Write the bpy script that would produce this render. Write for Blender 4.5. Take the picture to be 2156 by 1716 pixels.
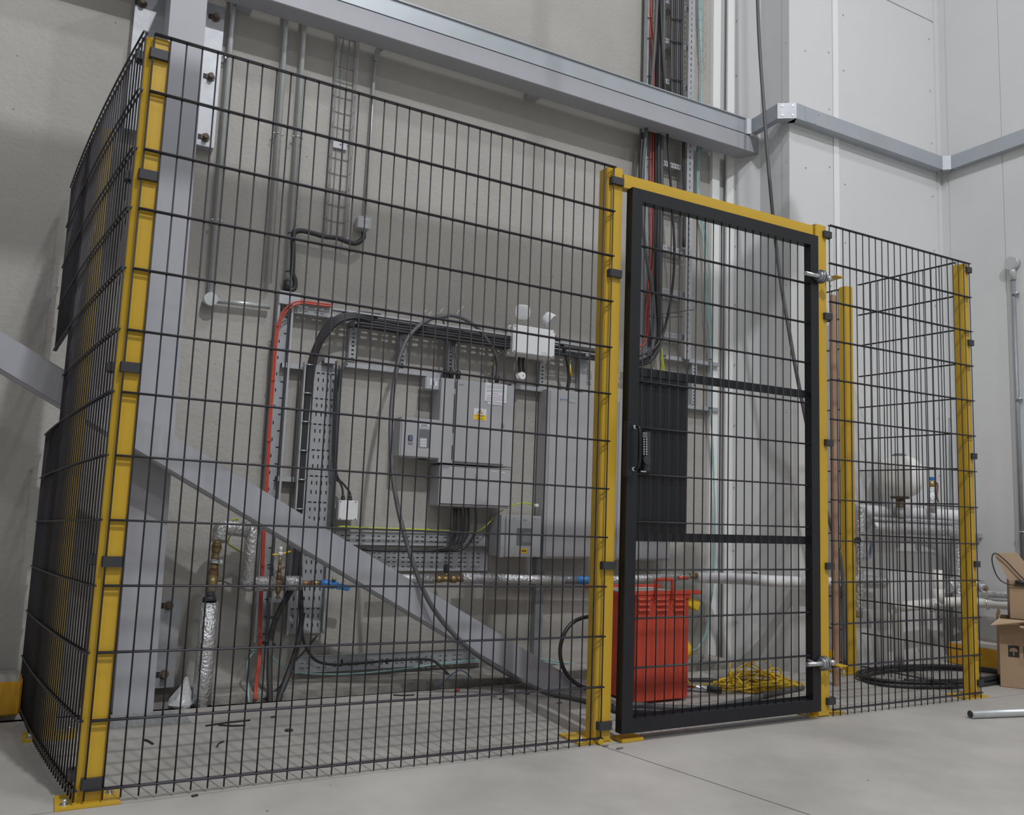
import bpy, bmesh, math, random
from mathutils import Vector, Matrix
random.seed(7)
S = bpy.context.scene
for o in list(bpy.data.objects): bpy.data.objects.remove(o)
COL = S.collection
# ---------------------------------------------------------------- camera
FPX = 1770.1926
RT, DN, FW = (Vector((0.8758364, -0.4811682, 0.0372528)), Vector((0.0899035, 0.0868306, -0.9921582)), Vector((0.4741603, 0.8723174, 0.1193081)))
CP = Vector((-0.1788, -2.8765, 0.9215))
cd = bpy.data.cameras.new('camera'); cam = bpy.data.objects.new('camera', cd); COL.objects.link(cam)
cd.sensor_width = 36; cd.lens = 36 * FPX / 2156; cd.clip_start = .05; cd.clip_end = 200
mw = Matrix((( RT.x, -DN.x, -FW.x), (RT.y, -DN.y, -FW.y), (RT.z, -DN.z, -FW.z))).to_4x4()
mw.translation = CP; cam.matrix_world = mw; S.camera = cam
# ---------------------------------------------------------------- light
wd = bpy.data.worlds.new('world'); S.world = wd; wd.use_nodes = True
wd.node_tree.nodes['Background'].inputs[0].default_value = (.93, .96, 1, 1)
wd.node_tree.nodes['Background'].inputs[1].default_value = 0.48
def lamp(x, y, z, p, r=.3):
    l = bpy.data.lights.new('high_bay_lamp', 'AREA'); l.shape = 'DISK'; l.size = 2 * r; l.energy = p; l.color = (.965, .98, 1)
    o = bpy.data.objects.new('high_bay_lamp', l); COL.objects.link(o); o.location = (x, y, z)
for lx, ly, p, rr in ((1.9, -2.3, 250, .25), (1.5, -5.2, 860, .13), (-4.5, -4.6, 180, .3), (7.6, -5.0, 640, .25), (7.9, -.2, 260, .25), (2.4, -10.5, 420, .3), (8.2, -10.5, 300, .3)):
    lamp(lx, ly, 8.6, p, rr)
S.view_settings.view_transform = 'Standard'; S.view_settings.look = 'None'
S.view_settings.gamma = 1; S.view_settings.use_curve_mapping = False; S.view_settings.exposure = -1.0
# ---------------------------------------------------------------- helpers
def ray(px, py): return FW + RT * ((px - 1078) / FPX) + DN * ((py - 858) / FPX)
def at(px, py, y):
    d = ray(px, py); return CP + d * ((y - CP.y) / d.y)
def atz(px, py, z=0.):
    d = ray(px, py); return CP + d * ((z - CP.z) / d.z)
def atx(px, py, x):
    d = ray(px, py); return CP + d * ((x - CP.x) / d.x)
W = 1.5
ORG = {}
MATS = {}
def mat(name, col, rough=.6, metal=0., noise=0., scale=8., bump=0., bscale=60., col2=None, spec=.5, coat=0., stretch=None, det=6.):
    m = bpy.data.materials.new(name); m.use_nodes = True; nt = m.node_tree; b = nt.nodes['Principled BSDF']
    b.inputs['Base Color'].default_value = (*col, 1); b.inputs['Roughness'].default_value = rough; b.inputs['Metallic'].default_value = metal
    b.inputs['Specular IOR Level'].default_value = spec
    if coat: b.inputs['Coat Weight'].default_value = coat; b.inputs['Coat Roughness'].default_value = .25
    tc = nt.nodes.new('ShaderNodeTexCoord'); src = tc.outputs['Object']
    if stretch:
        mp = nt.nodes.new('ShaderNodeMapping'); mp.inputs['Scale'].default_value = stretch; nt.links.new(src, mp.inputs[0]); src = mp.outputs[0]
    if noise:
        n = nt.nodes.new('ShaderNodeTexNoise'); n.inputs['Scale'].default_value = scale; n.inputs['Detail'].default_value = det; n.inputs['Roughness'].default_value = .6
        nt.links.new(src, n.inputs['Vector'])
        r = nt.nodes.new('ShaderNodeValToRGB'); c2 = col2 or tuple(c * (1 - noise) for c in col)
        r.color_ramp.elements[0].position = .32; r.color_ramp.elements[1].position = .68
        r.color_ramp.elements[0].color = (*c2, 1); r.color_ramp.elements[1].color = (*col, 1)
        nt.links.new(n.outputs['Fac'], r.inputs[0]); nt.links.new(r.outputs[0], b.inputs['Base Color'])
        m['ramp'] = r.name
    if bump:
        n2 = nt.nodes.new('ShaderNodeTexNoise'); n2.inputs['Scale'].default_value = bscale; n2.inputs['Detail'].default_value = 4
        nt.links.new(src, n2.inputs['Vector']); bp = nt.nodes.new('ShaderNodeBump'); bp.inputs['Strength'].default_value = bump; bp.inputs['Distance'].default_value = .01
        nt.links.new(n2.outputs['Fac'], bp.inputs['Height']); nt.links.new(bp.outputs[0], b.inputs['Normal'])
    MATS[name] = m; return m
def add_specks(m, scale, thr, colr, size_scale=1.):
    nt = m.node_tree; b = nt.nodes['Principled BSDF']; lk = b.inputs['Base Color'].links[0].from_socket
    tc = [n for n in nt.nodes if n.type == 'TEX_COORD'][0]
    v = nt.nodes.new('ShaderNodeTexVoronoi'); v.inputs['Scale'].default_value = scale; nt.links.new(tc.outputs['Object'], v.inputs['Vector'])
    lt = nt.nodes.new('ShaderNodeMath'); lt.operation = 'LESS_THAN'; lt.inputs[1].default_value = thr; nt.links.new(v.outputs['Distance'], lt.inputs[0])
    n = nt.nodes.new('ShaderNodeTexNoise'); n.inputs['Scale'].default_value = scale * .21; nt.links.new(tc.outputs['Object'], n.inputs['Vector'])
    gt = nt.nodes.new('ShaderNodeMath'); gt.operation = 'GREATER_THAN'; gt.inputs[1].default_value = .56; nt.links.new(n.outputs['Fac'], gt.inputs[0])
    mu = nt.nodes.new('ShaderNodeMath'); mu.operation = 'MULTIPLY'; nt.links.new(lt.outputs[0], mu.inputs[0]); nt.links.new(gt.outputs[0], mu.inputs[1])
    mx = nt.nodes.new('ShaderNodeMixRGB'); nt.links.new(mu.outputs[0], mx.inputs[0]); nt.links.new(lk, mx.inputs[1]); mx.inputs[2].default_value = (*colr, 1)
    nt.links.new(mx.outputs[0], b.inputs['Base Color'])
mat('concrete_wall', (.47, .450, .418), .9, noise=.16, scale=1.3, bump=.35, bscale=55, spec=.2, det=9)
add_specks(MATS['concrete_wall'], 13, .055, (.2, .19, .17))
mat('concrete_floor', (.49, .468, .44), .55, noise=.3, scale=1.6, bump=.06, bscale=35, spec=.35, det=10)
add_specks(MATS['concrete_floor'], 9, .045, (.13, .125, .12))
mat('concrete_rough', (.44, .42, .38), .95, noise=.35, scale=9, bump=.9, bscale=28, spec=.2)
mat('dirt', (.22, .21, .19), .95, noise=.35, scale=14, bump=.6, bscale=40, spec=.2)
mat('cladding', (.69, .69, .69), .45, noise=.05, scale=.8, spec=.4)
mat('flashing', (.84, .84, .83), .42, spec=.4)
mat('cladding_recess_shade', (.60, .60, .595), .5, noise=.05, scale=.8, spec=.4)  # darker copy of cladding: shade of the recess put into the colour
mat('galv', (.47, .485, .51), .45, .3, noise=.14, scale=14, bump=.04, bscale=90)
mat('galv_dark', (.30, .32, .34), .5, .3, noise=.2, scale=10)
mat('grey_steel', (.40, .405, .44), .5, noise=.06, scale=4, spec=.4)
mat('trunk_grey', (.44, .475, .51), .45, .3, noise=.08, scale=5)
mat('zinc', (.60, .62, .64), .3, .8, noise=.15, scale=40)
mat('conduit', (.58, .60, .60), .35, .4, noise=.12, scale=20)
mat('foil', (.78, .78, .79), .28, .75, noise=.28, scale=30, bump=1., bscale=75)
mat('white_wrap', (.78, .77, .79), .45, noise=.08, scale=9, bump=.5, bscale=20)
mat('yellow_paint', (.60, .375, .03), .38, noise=.07, scale=3, bump=.05, bscale=9, spec=.45)
mat('yellow_kerb', (.70, .38, .02), .6, noise=.18, scale=6, col2=(.55, .27, .015))
mat('kerb_top', (.48, .46, .42), .85, noise=.2, scale=8)
mat('black_paint', (.013, .014, .018), .42, noise=.3, scale=5, spec=.4)
mat('black_sheet', (.008, .009, .011), .45, noise=.2, scale=5)
mat('mesh_wire', (.03, .029, .036), .45, spec=.4)
mat('black_plastic', (.035, .036, .042), .5)
mat('black_cable', (.03, .03, .033), .45)
mat('grey_cable', (.10, .10, .105), .5)
mat('red_cable', (.56, .085, .055), .5)
mat('yellow_cable', (.74, .50, .03), .45)
mat('earth_cable', (.50, .56, .03), .45)
mat('teal_cable', (.30, .52, .52), .45)
mat('blue_cable', (.16, .32, .62), .45)
mat('cabinet_grey', (.425, .425, .445), .45, noise=.03, scale=3, spec=.4)
mat('cabinet_light', (.46, .475, .49), .45)
mat('seam', (.04, .04, .045), .7)
mat('window_grey', (.17, .18, .20), .2, spec=.6)
mat('paper', (.74, .74, .80), .7)
mat('print_grey', (.36, .36, .42), .7)
mat('print_red', (.6, .12, .10), .7)
mat('logo_blue', (.04, .13, .45), .5)
mat('lock_blue', (.15, .17, .27), .35)
mat('sign_yellow', (.86, .57, .02), .55)
mat('sign_black', (.02, .02, .02), .6)
mat('white_plastic', (.78, .78, .79), .4)
mat('lens', (.62, .62, .66), .15, spec=.7)
mat('chrome', (.75, .78, .82), .14, 1.)
mat('brass', (.44, .33, .16), .4, .7, noise=.3, scale=30)
mat('copper', (.36, .21, .14), .45, .6, noise=.3, scale=25)
mat('rust', (.20, .15, .12), .8, noise=.4, scale=30)
mat('blue_paint', (.04, .20, .52), .4)
mat('red_paint', (.62, .08, .045), .5, noise=.08, scale=4, spec=.35)
mat('orange_red', (.68, .10, .06), .5)
mat('pvc', (.74, .72, .68), .35)
mat('cardboard', (.42, .29, .18), .8, noise=.12, scale=6)
mat('cardboard_in', (.50, .36, .24), .8, noise=.1, scale=6)
mat('wood', (.44, .27, .18), .7, noise=.3, scale=4, stretch=(12, 12, 1))
mat('vessel', (.84, .83, .80), .35)
mat('bag', (.62, .62, .64), .3, noise=.3, scale=12, bump=1., bscale=25)
mat('tread', (.50, .50, .50), .38, .6, noise=.2, scale=12)

class MB:
    def __init__(s): s.b = bmesh.new(); s.ci = 0
    def box(s, x0, y0, z0, x1, y1, z1, bev=0., seg=2):
        if x0 > x1: x0, x1 = x1, x0
        if y0 > y1: y0, y1 = y1, y0
        if z0 > z1: z0, z1 = z1, z0
        v = [s.b.verts.new((x, y, z)) for x in (x0, x1) for y in (y0, y1) for z in (z0, z1)]
        f = [(0, 1, 3, 2), (4, 6, 7, 5), (0, 4, 5, 1), (2, 3, 7, 6), (0, 2, 6, 4), (1, 5, 7, 3)]
        fs = [s.b.faces.new([v[i] for i in q]) for q in f]
        if bev:
            es = {e for q in fs for e in q.edges}
            bmesh.ops.bevel(s.b, geom=list(es), offset=bev, segments=seg, affect='EDGES', clamp_overlap=True)
        return s
    def obox(s, c, ax, ay, az, bev=0.):
        """box about centre c with half axis vectors"""
        c, ax, ay, az = map(Vector, (c, ax, ay, az))
        v = [s.b.verts.new(c + ax * i + ay * j + az * k) for i in (-1, 1) for j in (-1, 1) for k in (-1, 1)]
        f = [(0, 1, 3, 2), (4, 6, 7, 5), (0, 4, 5, 1), (2, 3, 7, 6), (0, 2, 6, 4), (1, 5, 7, 3)]
        fs = [s.b.faces.new([v[i] for i in q]) for q in f]
        if bev:
            es = {e for q in fs for e in q.edges}
            bmesh.ops.bevel(s.b, geom=list(es), offset=bev, segments=2, affect='EDGES')
        return s
    def prism(s, poly, d):
        """poly: list of 3D points, extruded by vector d"""
        d = Vector(d); a = [s.b.verts.new(p) for p in poly]; c = [s.b.verts.new(Vector(p) + d) for p in poly]; n = len(a)
        s.b.faces.new(a); s.b.faces.new(c[::-1])
        for i in range(n): s.b.faces.new((a[i], c[i], c[(i + 1) % n], a[(i + 1) % n]))
        return s
    def tube(s, pts, r, n=10, cap=True, flat=1.):
        pts = [Vector(p) for p in pts]; rings = []; up = None
        rr = r if isinstance(r, (list, tuple)) else [r] * len(pts)
        for i, p in enumerate(pts):
            t = (pts[min(i + 1, len(pts) - 1)] - pts[max(i - 1, 0)]).normalized()
            if up is None: up = Vector((0, 0, 1)) if abs(t.z) < .9 else Vector((0, 1, 0))
            u = (up - t * up.dot(t)); u = u.normalized() if u.length > 1e-6 else t.orthogonal().normalized()
            w = t.cross(u); up = u
            rings.append([s.b.verts.new(p + (u * math.cos(2 * math.pi * k / n) * flat + w * math.sin(2 * math.pi * k / n)) * rr[i]) for k in range(n)])
        for a, c in zip(rings, rings[1:]):
            for k in range(n):
                f = s.b.faces.new((a[k], a[(k + 1) % n], c[(k + 1) % n], c[k])); f.smooth = True
        if cap: s.b.faces.new(rings[0][::-1]); s.b.faces.new(rings[-1])
        return s
    def cyl(s, p0, p1, r, n=12, r1=None): return s.tube([p0, p1], [r, r if r1 is None else r1], n)
    def lathe(s, c, axis, prof, n=20):
        axis = Vector(axis).normalized(); c = Vector(c)
        return s.tube([c + axis * h for h, _ in prof], [max(q, 1e-4) for _, q in prof], n)
    def ring(s, c, axis, R, r, n=24, m=8, a0=0, a1=2 * math.pi):
        axis = Vector(axis).normalized(); u = axis.orthogonal().normalized(); w = axis.cross(u)
        return s.tube([Vector(c) + (u * math.cos(a0 + (a1 - a0) * k / n) + w * math.sin(a0 + (a1 - a0) * k / n)) * R for k in range(n + 1)], r, m)
    def sheet(s, o, u, v, us, vs, holes, th):
        """perforated sheet: origin o, unit u,v, extents us, vs, holes (u0,u1,v0,v1)"""
        o, u, v = Vector(o), Vector(u).normalized(), Vector(v).normalized()
        cu = sorted({0, us} | {round(h[0], 5) for h in holes} | {round(h[1], 5) for h in holes})
        cv = sorted({0, vs} | {round(h[2], 5) for h in holes} | {round(h[3], 5) for h in holes})
        cu = [c for c in cu if 0 <= c <= us]; cv = [c for c in cv if 0 <= c <= vs]; vd = {}
        hs = {}
        nrm = u.cross(v)
        def vert(i, j, k):
            if (i, j, k) not in vd: vd[i, j, k] = s.b.verts.new(o + u * cu[i] + v * cv[j] + nrm * th * k)
            return vd[i, j, k]
        solid = [[not any(h[0] - 1e-5 <= (cu[i] + cu[i + 1]) / 2 <= h[1] + 1e-5 and h[2] - 1e-5 <= (cv[j] + cv[j + 1]) / 2 <= h[3] + 1e-5 for h in holes) for j in range(len(cv) - 1)] for i in range(len(cu) - 1)]
        ni, nj = len(cu) - 1, len(cv) - 1
        for i in range(ni):
            for j in range(nj):
                if not solid[i][j]: continue
                s.b.faces.new([vert(i, j, 1), vert(i + 1, j, 1), vert(i + 1, j + 1, 1), vert(i, j + 1, 1)])
                s.b.faces.new([vert(i, j, 0), vert(i, j + 1, 0), vert(i + 1, j + 1, 0), vert(i + 1, j, 0)])
                for di, dj, e in ((-1, 0, ((i, j), (i, j + 1))), (1, 0, ((i + 1, j + 1), (i + 1, j))), (0, -1, ((i + 1, j), (i, j))), (0, 1, ((i, j + 1), (i + 1, j + 1)))):
                    a, c = i + di, j + dj
                    if not (0 <= a < ni and 0 <= c < nj) or not solid[a][c]:
                        (p, q), (r, t) = e
                        s.b.faces.new([vert(p, q, 0), vert(p, q, 1), vert(r, t, 1), vert(r, t, 0)])
        return s
    def out(s, name, m, parent=None, **tags):
        me = bpy.data.meshes.new(name)
        if parent is not None:
            g = ORG.get(parent.name, Vector((0, 0, 0))); bmesh.ops.translate(s.b, verts=s.b.verts, vec=-g)
        bmesh.ops.recalc_face_normals(s.b, faces=s.b.faces)
        s.b.to_mesh(me); s.b.free(); me.materials.append(MATS[m])
        o = bpy.data.objects.new(name, me); COL.objects.link(o)
        if parent is not None: o.parent = parent; ORG[o.name] = ORG.get(parent.name, Vector((0, 0, 0)))
        for k, v in tags.items(): o[k] = v
        return o
def thing(name, label, cat, loc=(0, 0, 0), group=None):
    o = bpy.data.objects.new(name, None); COL.objects.link(o); o.location = loc; o.empty_display_size = .05
    o['label'] = label; o['category'] = cat
    if group: o['group'] = group
    ORG[o.name] = Vector(loc); return o
def tag(o, label, cat, group=None):
    o['label'] = label; o['category'] = cat
    if group: o['group'] = group
    return o
def part_at(src, loc, parent, label=None):
    """copy of a part, shared mesh, moved by loc (relative to the source)"""
    c = src.copy(); COL.objects.link(c); c.parent = parent; c.location = src.location + Vector(loc)
    return c
def spline(pts, k=8):
    pts = [Vector(p) for p in pts]; P = [pts[0] * 2 - pts[1]] + pts + [pts[-1] * 2 - pts[-2]]; r = []
    for i in range(1, len(P) - 2):
        for j in range(k):
            t = j / k; a, b, c, d = P[i - 1], P[i], P[i + 1], P[i + 2]
            r.append(.5 * ((2 * b) + (c - a) * t + (2 * a - 5 * b + 4 * c - d) * t * t + (3 * b - a - 3 * c + d) * t ** 3))
    return r + [pts[-1]]
def text(s, name, txt, pos, h, m, parent, tilt=None, align='CENTER', th=.0006, sx=1.):
    cu = bpy.data.curves.new(name, 'FONT'); cu.body = txt; cu.size = h / .7; cu.align_x = align; cu.align_y = 'CENTER'; cu.extrude = th / 2; cu.resolution_u = 2
    t = bpy.data.objects.new('tmp', cu); COL.objects.link(t); dg = bpy.context.evaluated_depsgraph_get()
    me = bpy.data.meshes.new_from_object(t.evaluated_get(dg)); bpy.data.objects.remove(t)
    me.transform(Matrix.Diagonal((sx, 1, 1, 1)))
    me.transform(Matrix.Rotation(math.pi / 2, 4, 'X'))
    if tilt: me.transform(Matrix.Rotation(tilt, 4, 'Z'))
    me.transform(Matrix.Translation(Vector(pos) - ORG.get(parent.name, Vector()))); me.materials.clear(); me.materials.append(MATS[m])
    o = bpy.data.objects.new(name, me); COL.objects.link(o); o.parent = parent; ORG[o.name] = ORG.get(parent.name, Vector())
    return o
def marks(p, pa, pb, y, h, m='print_grey', w=(.003, .009)):
    '''one row of short unreadable print marks between two points on a front face'''
    a, b = at(*pa, y), at(*pb, y); r = random.Random(int(pa[0] * 7 + pa[1] * 13)); k = MB(); x = a.x
    while x < b.x - .001:
        x1 = min(b.x, x + r.uniform(*w)); z = a.z + (b.z - a.z) * (x - a.x) / max(b.x - a.x, 1e-4)
        k.box(x, y - .0004, z - h / 2, x1, y, z + h / 2); x = x1 + .0022
    return k.out('print_line', m, p)
def struct(o): o['kind'] = 'structure'; return o
def cable(name, label, cat, pts, r, m, k=8, n=8, group=None, ties=()):
    o = MB().tube(spline(pts, k), r, n).out(name, m); tag(o, label, cat, group); return o
def bolt(p, ax, parent, r=.009, h=.008, m='zinc', name='bolt', washer=True):
    ax = Vector(ax).normalized(); b = MB()
    if washer: b.cyl(p, Vector(p) + ax * .002, r * 1.7, 12)
    b.cyl(Vector(p) + ax * .002, Vector(p) + ax * (h + .002), r, 6)
    return b.out(name, m, parent)

exec_parts = []
# ================================================================ SETTING
base = struct(MB().box(-7, -8, -.5, 12, 3, -.10).out('floor', 'dirt'))
GY = 1.13                                    # slab edge before the gap along the wall
j1a, j1b = -.012, -.012
pA, pB = atz(1265, 1570), atz(1640, 1700)
dr = (pB - pA).normalized(); pC = pA + dr * 9
g = .003
def slab(poly, nm='slab'):
    return MB().prism([(x, y, -.10) for x, y in poly], (0, 0, .10)).out(nm, 'concrete_floor', base)
nx, ny = -dr.y, dr.x
slab([(-7, -8), (pA.x + dr.x * 9.5 - g, -8), (pA.x - g, j1a - g), (-7, j1a - g)])
slab([(pA.x + dr.x * 9.5 + g, -8), (12, -8), (12, j1a - g), (pA.x + g, j1a - g)])
q0, q1 = atz(230, 1537), atz(1235, 1465)
sl = (q1.y - q0.y) / (q1.x - q0.x)
yl = lambda x: q0.y + sl * (x - q0.x)
slab([(-7, j1a + g), (2.35, j1a + g), (2.35, yl(2.35) - g * .7), (-7, yl(-7) - g * .7)])
slab([(-7, yl(-7) + g * .7), (2.35, yl(2.35) + g * .7), (2.35, GY), (-7, GY)])
slab([(2.35 + g, j1a + g), (12, j1a + g), (12, .93), (5.7, .93), (3.9, .86), (3.7, GY - .03), (2.35 + g, GY - .03)])
# wall in precast concrete, standing on a rough kicker in the gap
xe = at(1497, 700, W).x
wb = struct(MB().box(-7, W, -.3, xe, W + .25, 7).out('wall_back', 'concrete_wall'))
kp = []
for i in range(60):
    x = .45 + i * .055; kp.append((x, 1.20 + random.uniform(-.012, .012) + .03 * math.sin(i * .37)))
bk = MB(); poly = [(x, y) for x, y in kp] + [(kp[-1][0], W), (.45, W)]
bk.prism([(x, y, -.2) for x, y in poly], (0, 0, .225)); struct(bk.out('trim_1', 'concrete_rough'))
# white clad casing and walls
zt = 3.561
cc = atz(1661.5, 259, zt); YC = cc.y; XC = cc.x; XR = atz(1985, 369, zt).x
wc = struct(MB().box(xe, W, -.3, XC + .1, W + .1, 7).out('wall_back_recess', 'cladding_recess_shade'))
ws = struct(MB().box(XC, YC + .1, -.3, XC + .06, W, 7).out('wall_left_return', 'cladding'))
wf = struct(MB().box(XC, YC - .0, -.3, XR, YC + .1, 7).out('wall_back_clad', 'cladding'))
wr = struct(MB().box(XR, -8, -.3, XR + .1, YC + .1, 7).out('wall_right', 'cladding'))
def xs(px, y, py=700): return at(px, py, y).x
# profiled panels and flashings: each folded strip stands proud of the cladding
def strip(px0, px1, y, proud, m, parent, nm='cover_strip', py=700):
    return MB().box(xs(px0, y - proud, py), y - proud, -.25, xs(px1, y - proud, py), y, 7, .002).out(nm, m, parent)
strip(1497, 1513, W, .035, 'flashing', wc)
strip(1530, 1541, W, .012, 'flashing', wc)
A_, B_, C_ = at(1541, 700, 1.42), at(1618, 700, 1.20), at(1635, 700, 1.17)
wa = struct(MB().prism([(A_.x, 1.42, -.3), (B_.x, 1.20, -.3), (C_.x, 1.17, -.3), (XC + .03, 1.17, -.3), (XC + .03, W, -.3), (A_.x, W, -.3)], (0, 0, 7.3)).out('wall_back_angled', 'cladding'))
MB().prism([(B_.x, 1.198, -.25), (C_.x + .004, 1.166, -.25), (C_.x + .004, 1.176, -.25), (B_.x, 1.206, -.25)], (0, 0, 7.25)).out('cover_strip', 'flashing', wa)
MB().prism([(A_.x - .03, 1.445, -.25), (A_.x + .004, 1.412, -.25), (A_.x + .004, 1.422, -.25), (A_.x - .03, 1.46, -.25)], (0, 0, 7.25)).out('cover_strip', 'flashing', wa)
MB().box(XC - .003, YC - .004, -.25, XC - .0, YC + .06, 7, .001).out('cover_strip', 'cladding', ws)
# joints of the sandwich panels on the long walls
for px in (1752,):
    x0 = xs(px, YC, 120); MB().box(x0, YC - .009, -.25, x0 + .055, YC, 7, .002).out('cover_strip', 'flashing', wf)
for x0, x1 in ((XC + .0, xs(1752, YC, 120) - .003), (xs(1752, YC, 120) + .06, XR - .07)):
    MB().box(x0, YC - .004, -.2, x1, YC, 7, .001).out('panel', 'cladding', wf)
MB().box(XR - .05, YC - .006, -.25, XR - .001, YC, 7, .001).out('cover_strip', 'cladding', wf)
MB().box(XR - .006, YC - .05, -.25, XR, YC - .001, 7, .001).out('cover_strip', 'cladding', wr)
yj = atx(2113, 400, XR).y
for y0, y1 in ((YC - .066, yj + .002), (yj - .002, yj - 1.0), (yj - 1.004, yj - 2.1), (yj - 2.104, yj - 3.2), (yj - 3.204, -7.9)):
    MB().box(XR - .004, y1, -.2, XR, y0, 7, .001).out('panel', 'cladding', wr)
zj = at(1910, 21, YC - .004).z; MB().box(xs(1752, YC, 120) + .06, YC - .0055, zj, XR - .06, YC - .003, zj + .006).out('panel_joint', 'galv_dark', wf)
scr = None
def screw_row(px, y, z0, z1, dz, parent, dx=0.):
    global scr
    x = xs(px, y, 500) + dx; z = z0
    while z < z1:
        if scr is None:
            scr = MB().cyl((0, 0, 0), (0, -.003, 0), .0042, 8).out('screw', 'galv_dark', parent); scr.location = (x, y, z)
        else:
            c = scr.copy(); COL.objects.link(c); c.parent = parent; c.location = (x, y, z)
        z += dz
for px, y, par in ((1537, W - .013, wc), (1629, 1.17, wa), (1548, 1.40, wa), (1655, YC + .0, wf), (1697, YC - .005, wf), (1748, YC - .005, wf), (1780, YC - .005, wf), (1966, YC - .009, wf)):
    screw_row(px, y, .25 + .03 * (px % 7), 5.2, .42, par)
# yellow painted kerbs
def kerb(x0, x1, y0, y1, z, label):
    k = thing('protection_kerb', label, 'kerb', (x0, y0, 0))
    MB().box(x0, y0, 0, x1, y1, z, .006).out('body', 'yellow_kerb', k); MB().box(x0 + .012, y0 + .012, z, x1 - .012, y1 - .002, z + .004).out('top_face', 'kerb_top', k)
# ================================================================ COLUMN AND BEAMS
xl = lambda px, py, y: at(px, py, y).x
# leaning correction: column follows its two measured ends
col = thing('steel_column', 'grey box steel column standing against the concrete wall behind the brace', 'column', (.24, 1.18, 0))
b0, b1 = at(237, 1503, 1.12), at(322, 1500, 1.12); t0, t1 = at(360, 0, 1.12), at(437, 0, 1.12)
bb = MB(); zb, ztp = 0., 3.3
sx0 = (t0.x - b0.x) / 3.2; sx1 = (t1.x - b1.x) / 3.2
H = 3.43
lo = [(b0.x, 1.12), (b1.x, 1.12), (b1.x, 1.44), (b0.x, 1.44)]
hi = [(b0.x + sx0 * H, 1.12), (b1.x + sx1 * H, 1.12), (b1.x + sx1 * H, 1.44), (b0.x + sx0 * H, 1.44)]
va = [bb.b.verts.new((x, y, 0)) for x, y in lo]; vb = [bb.b.verts.new((x, y, H)) for x, y in hi]
bb.b.faces.new(va); bb.b.faces.new(vb[::-1])
for i in range(4): bb.b.faces.new((va[i], vb[i], vb[(i + 1) % 4], va[(i + 1) % 4]))
bb.out('shaft', 'grey_steel', col)
def wall_plate(x0, x1, z0, z1, bolts):
    p = MB().box(x0, 1.44, z0, x1, W, z1, .002).out('wall_plate', 'galv', col)
    for x, z in bolts:
        MB().box(x - .035, 1.438, z - .013, x + .012, 1.4395, z + .013, .0).out('slot', 'seam', p)
        bolt((x, 1.438, z), (0, -1, 0), p, .013, .03, 'rust')
P3 = at(430, 308, 1.44); 
wall_plate(at(272, 141, 1.44).x, at(468, 100, 1.44).x, P3.z, H, [(at(px, py, 1.44).x, at(px, py, 1.44).z) for px, py in ((454, 38), (443, 163), (432, 290))] + [(at(300, 8, 1.44).x, at(300, 8, 1.44).z)])
wall_plate(b0.x - .1, at(366, 1455, 1.44).x, .03, at(365, 1262, 1.44).z, [(at(px, py, 1.44).x, at(px, py, 1.44).z) for px, py in ((355, 1275), (345, 1420))])
br = thing('steel_brace', 'grey diagonal steel brace running from the floor up through the fence', 'brace', (2.2, 1.0, 0))
yb = .95; a, c_ = at(0, 696, yb), at(1184.6, 1415, yb); a2, c2 = at(0, 779.5, yb), at(908, 1319, yb)
dv = (c_ - a); sl2 = dv.z / dv.x; zz = lambda x: a.z + sl2 * (x - a.x); zl = lambda x: a2.z + (c2.z - a2.z) / (c2.x - a2.x) * (x - a2.x)
xlo = a.x - 1.6; xtop = a.x - a.z / sl2; xbot = a2.x - a2.z / ((c2.z - a2.z) / (c2.x - a2.x))
bm_ = MB().prism([(xlo, yb, zz(xlo)), (xtop, yb, .0), (xbot, yb, .0), (xlo, yb, zl(xlo))], (0, .165, 0))
bmesh.ops.bevel(bm_.b, geom=[e for e in bm_.b.edges if abs(e.verts[0].co.x - e.verts[1].co.x) > 1.5], offset=.007, segments=2, affect='EDGES')
bm_.out('shaft', 'grey_steel', br)
MB().box(xbot - .03, yb - .03, 0, xtop + .05, yb + .13, .012, .001).out('foot_plate', 'grey_steel', br)
beam = thing('steel_beam', 'grey horizontal steel beam fixed high across the concrete wall', 'beam', (1, 1.33, 3.439))
BY = 1.26
xbe = at(1600, 300, BY).x
MB().box(-2.5, BY, 3.439, xbe, BY + .135, 3.556, .003).out('shaft', 'grey_steel', beam)
for x in (-1.2, .45, 2.2, 3.6): MB().box(x, BY + .135, 3.46, x + .08, W, 3.54).out('wall_bracket', 'grey_steel', beam)
# unseen rail added above the frame to cast a shadow band on the wall
rail = thing('shadow_rail', 'added steel rail above the enclosure, out of view, shading a band of the wall', 'rail', (0, -1, 4.6))
MB().box(-6, -1.1, 4.54, 3.2, -.96, 4.80, .004).out('shaft', 'grey_steel', rail)
for x in (-4, -1, 2): MB().cyl((x, -1.03, 4.80), (x, -1.03, 8.4), .012, 8).out('added_rod', 'galv', rail)
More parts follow.
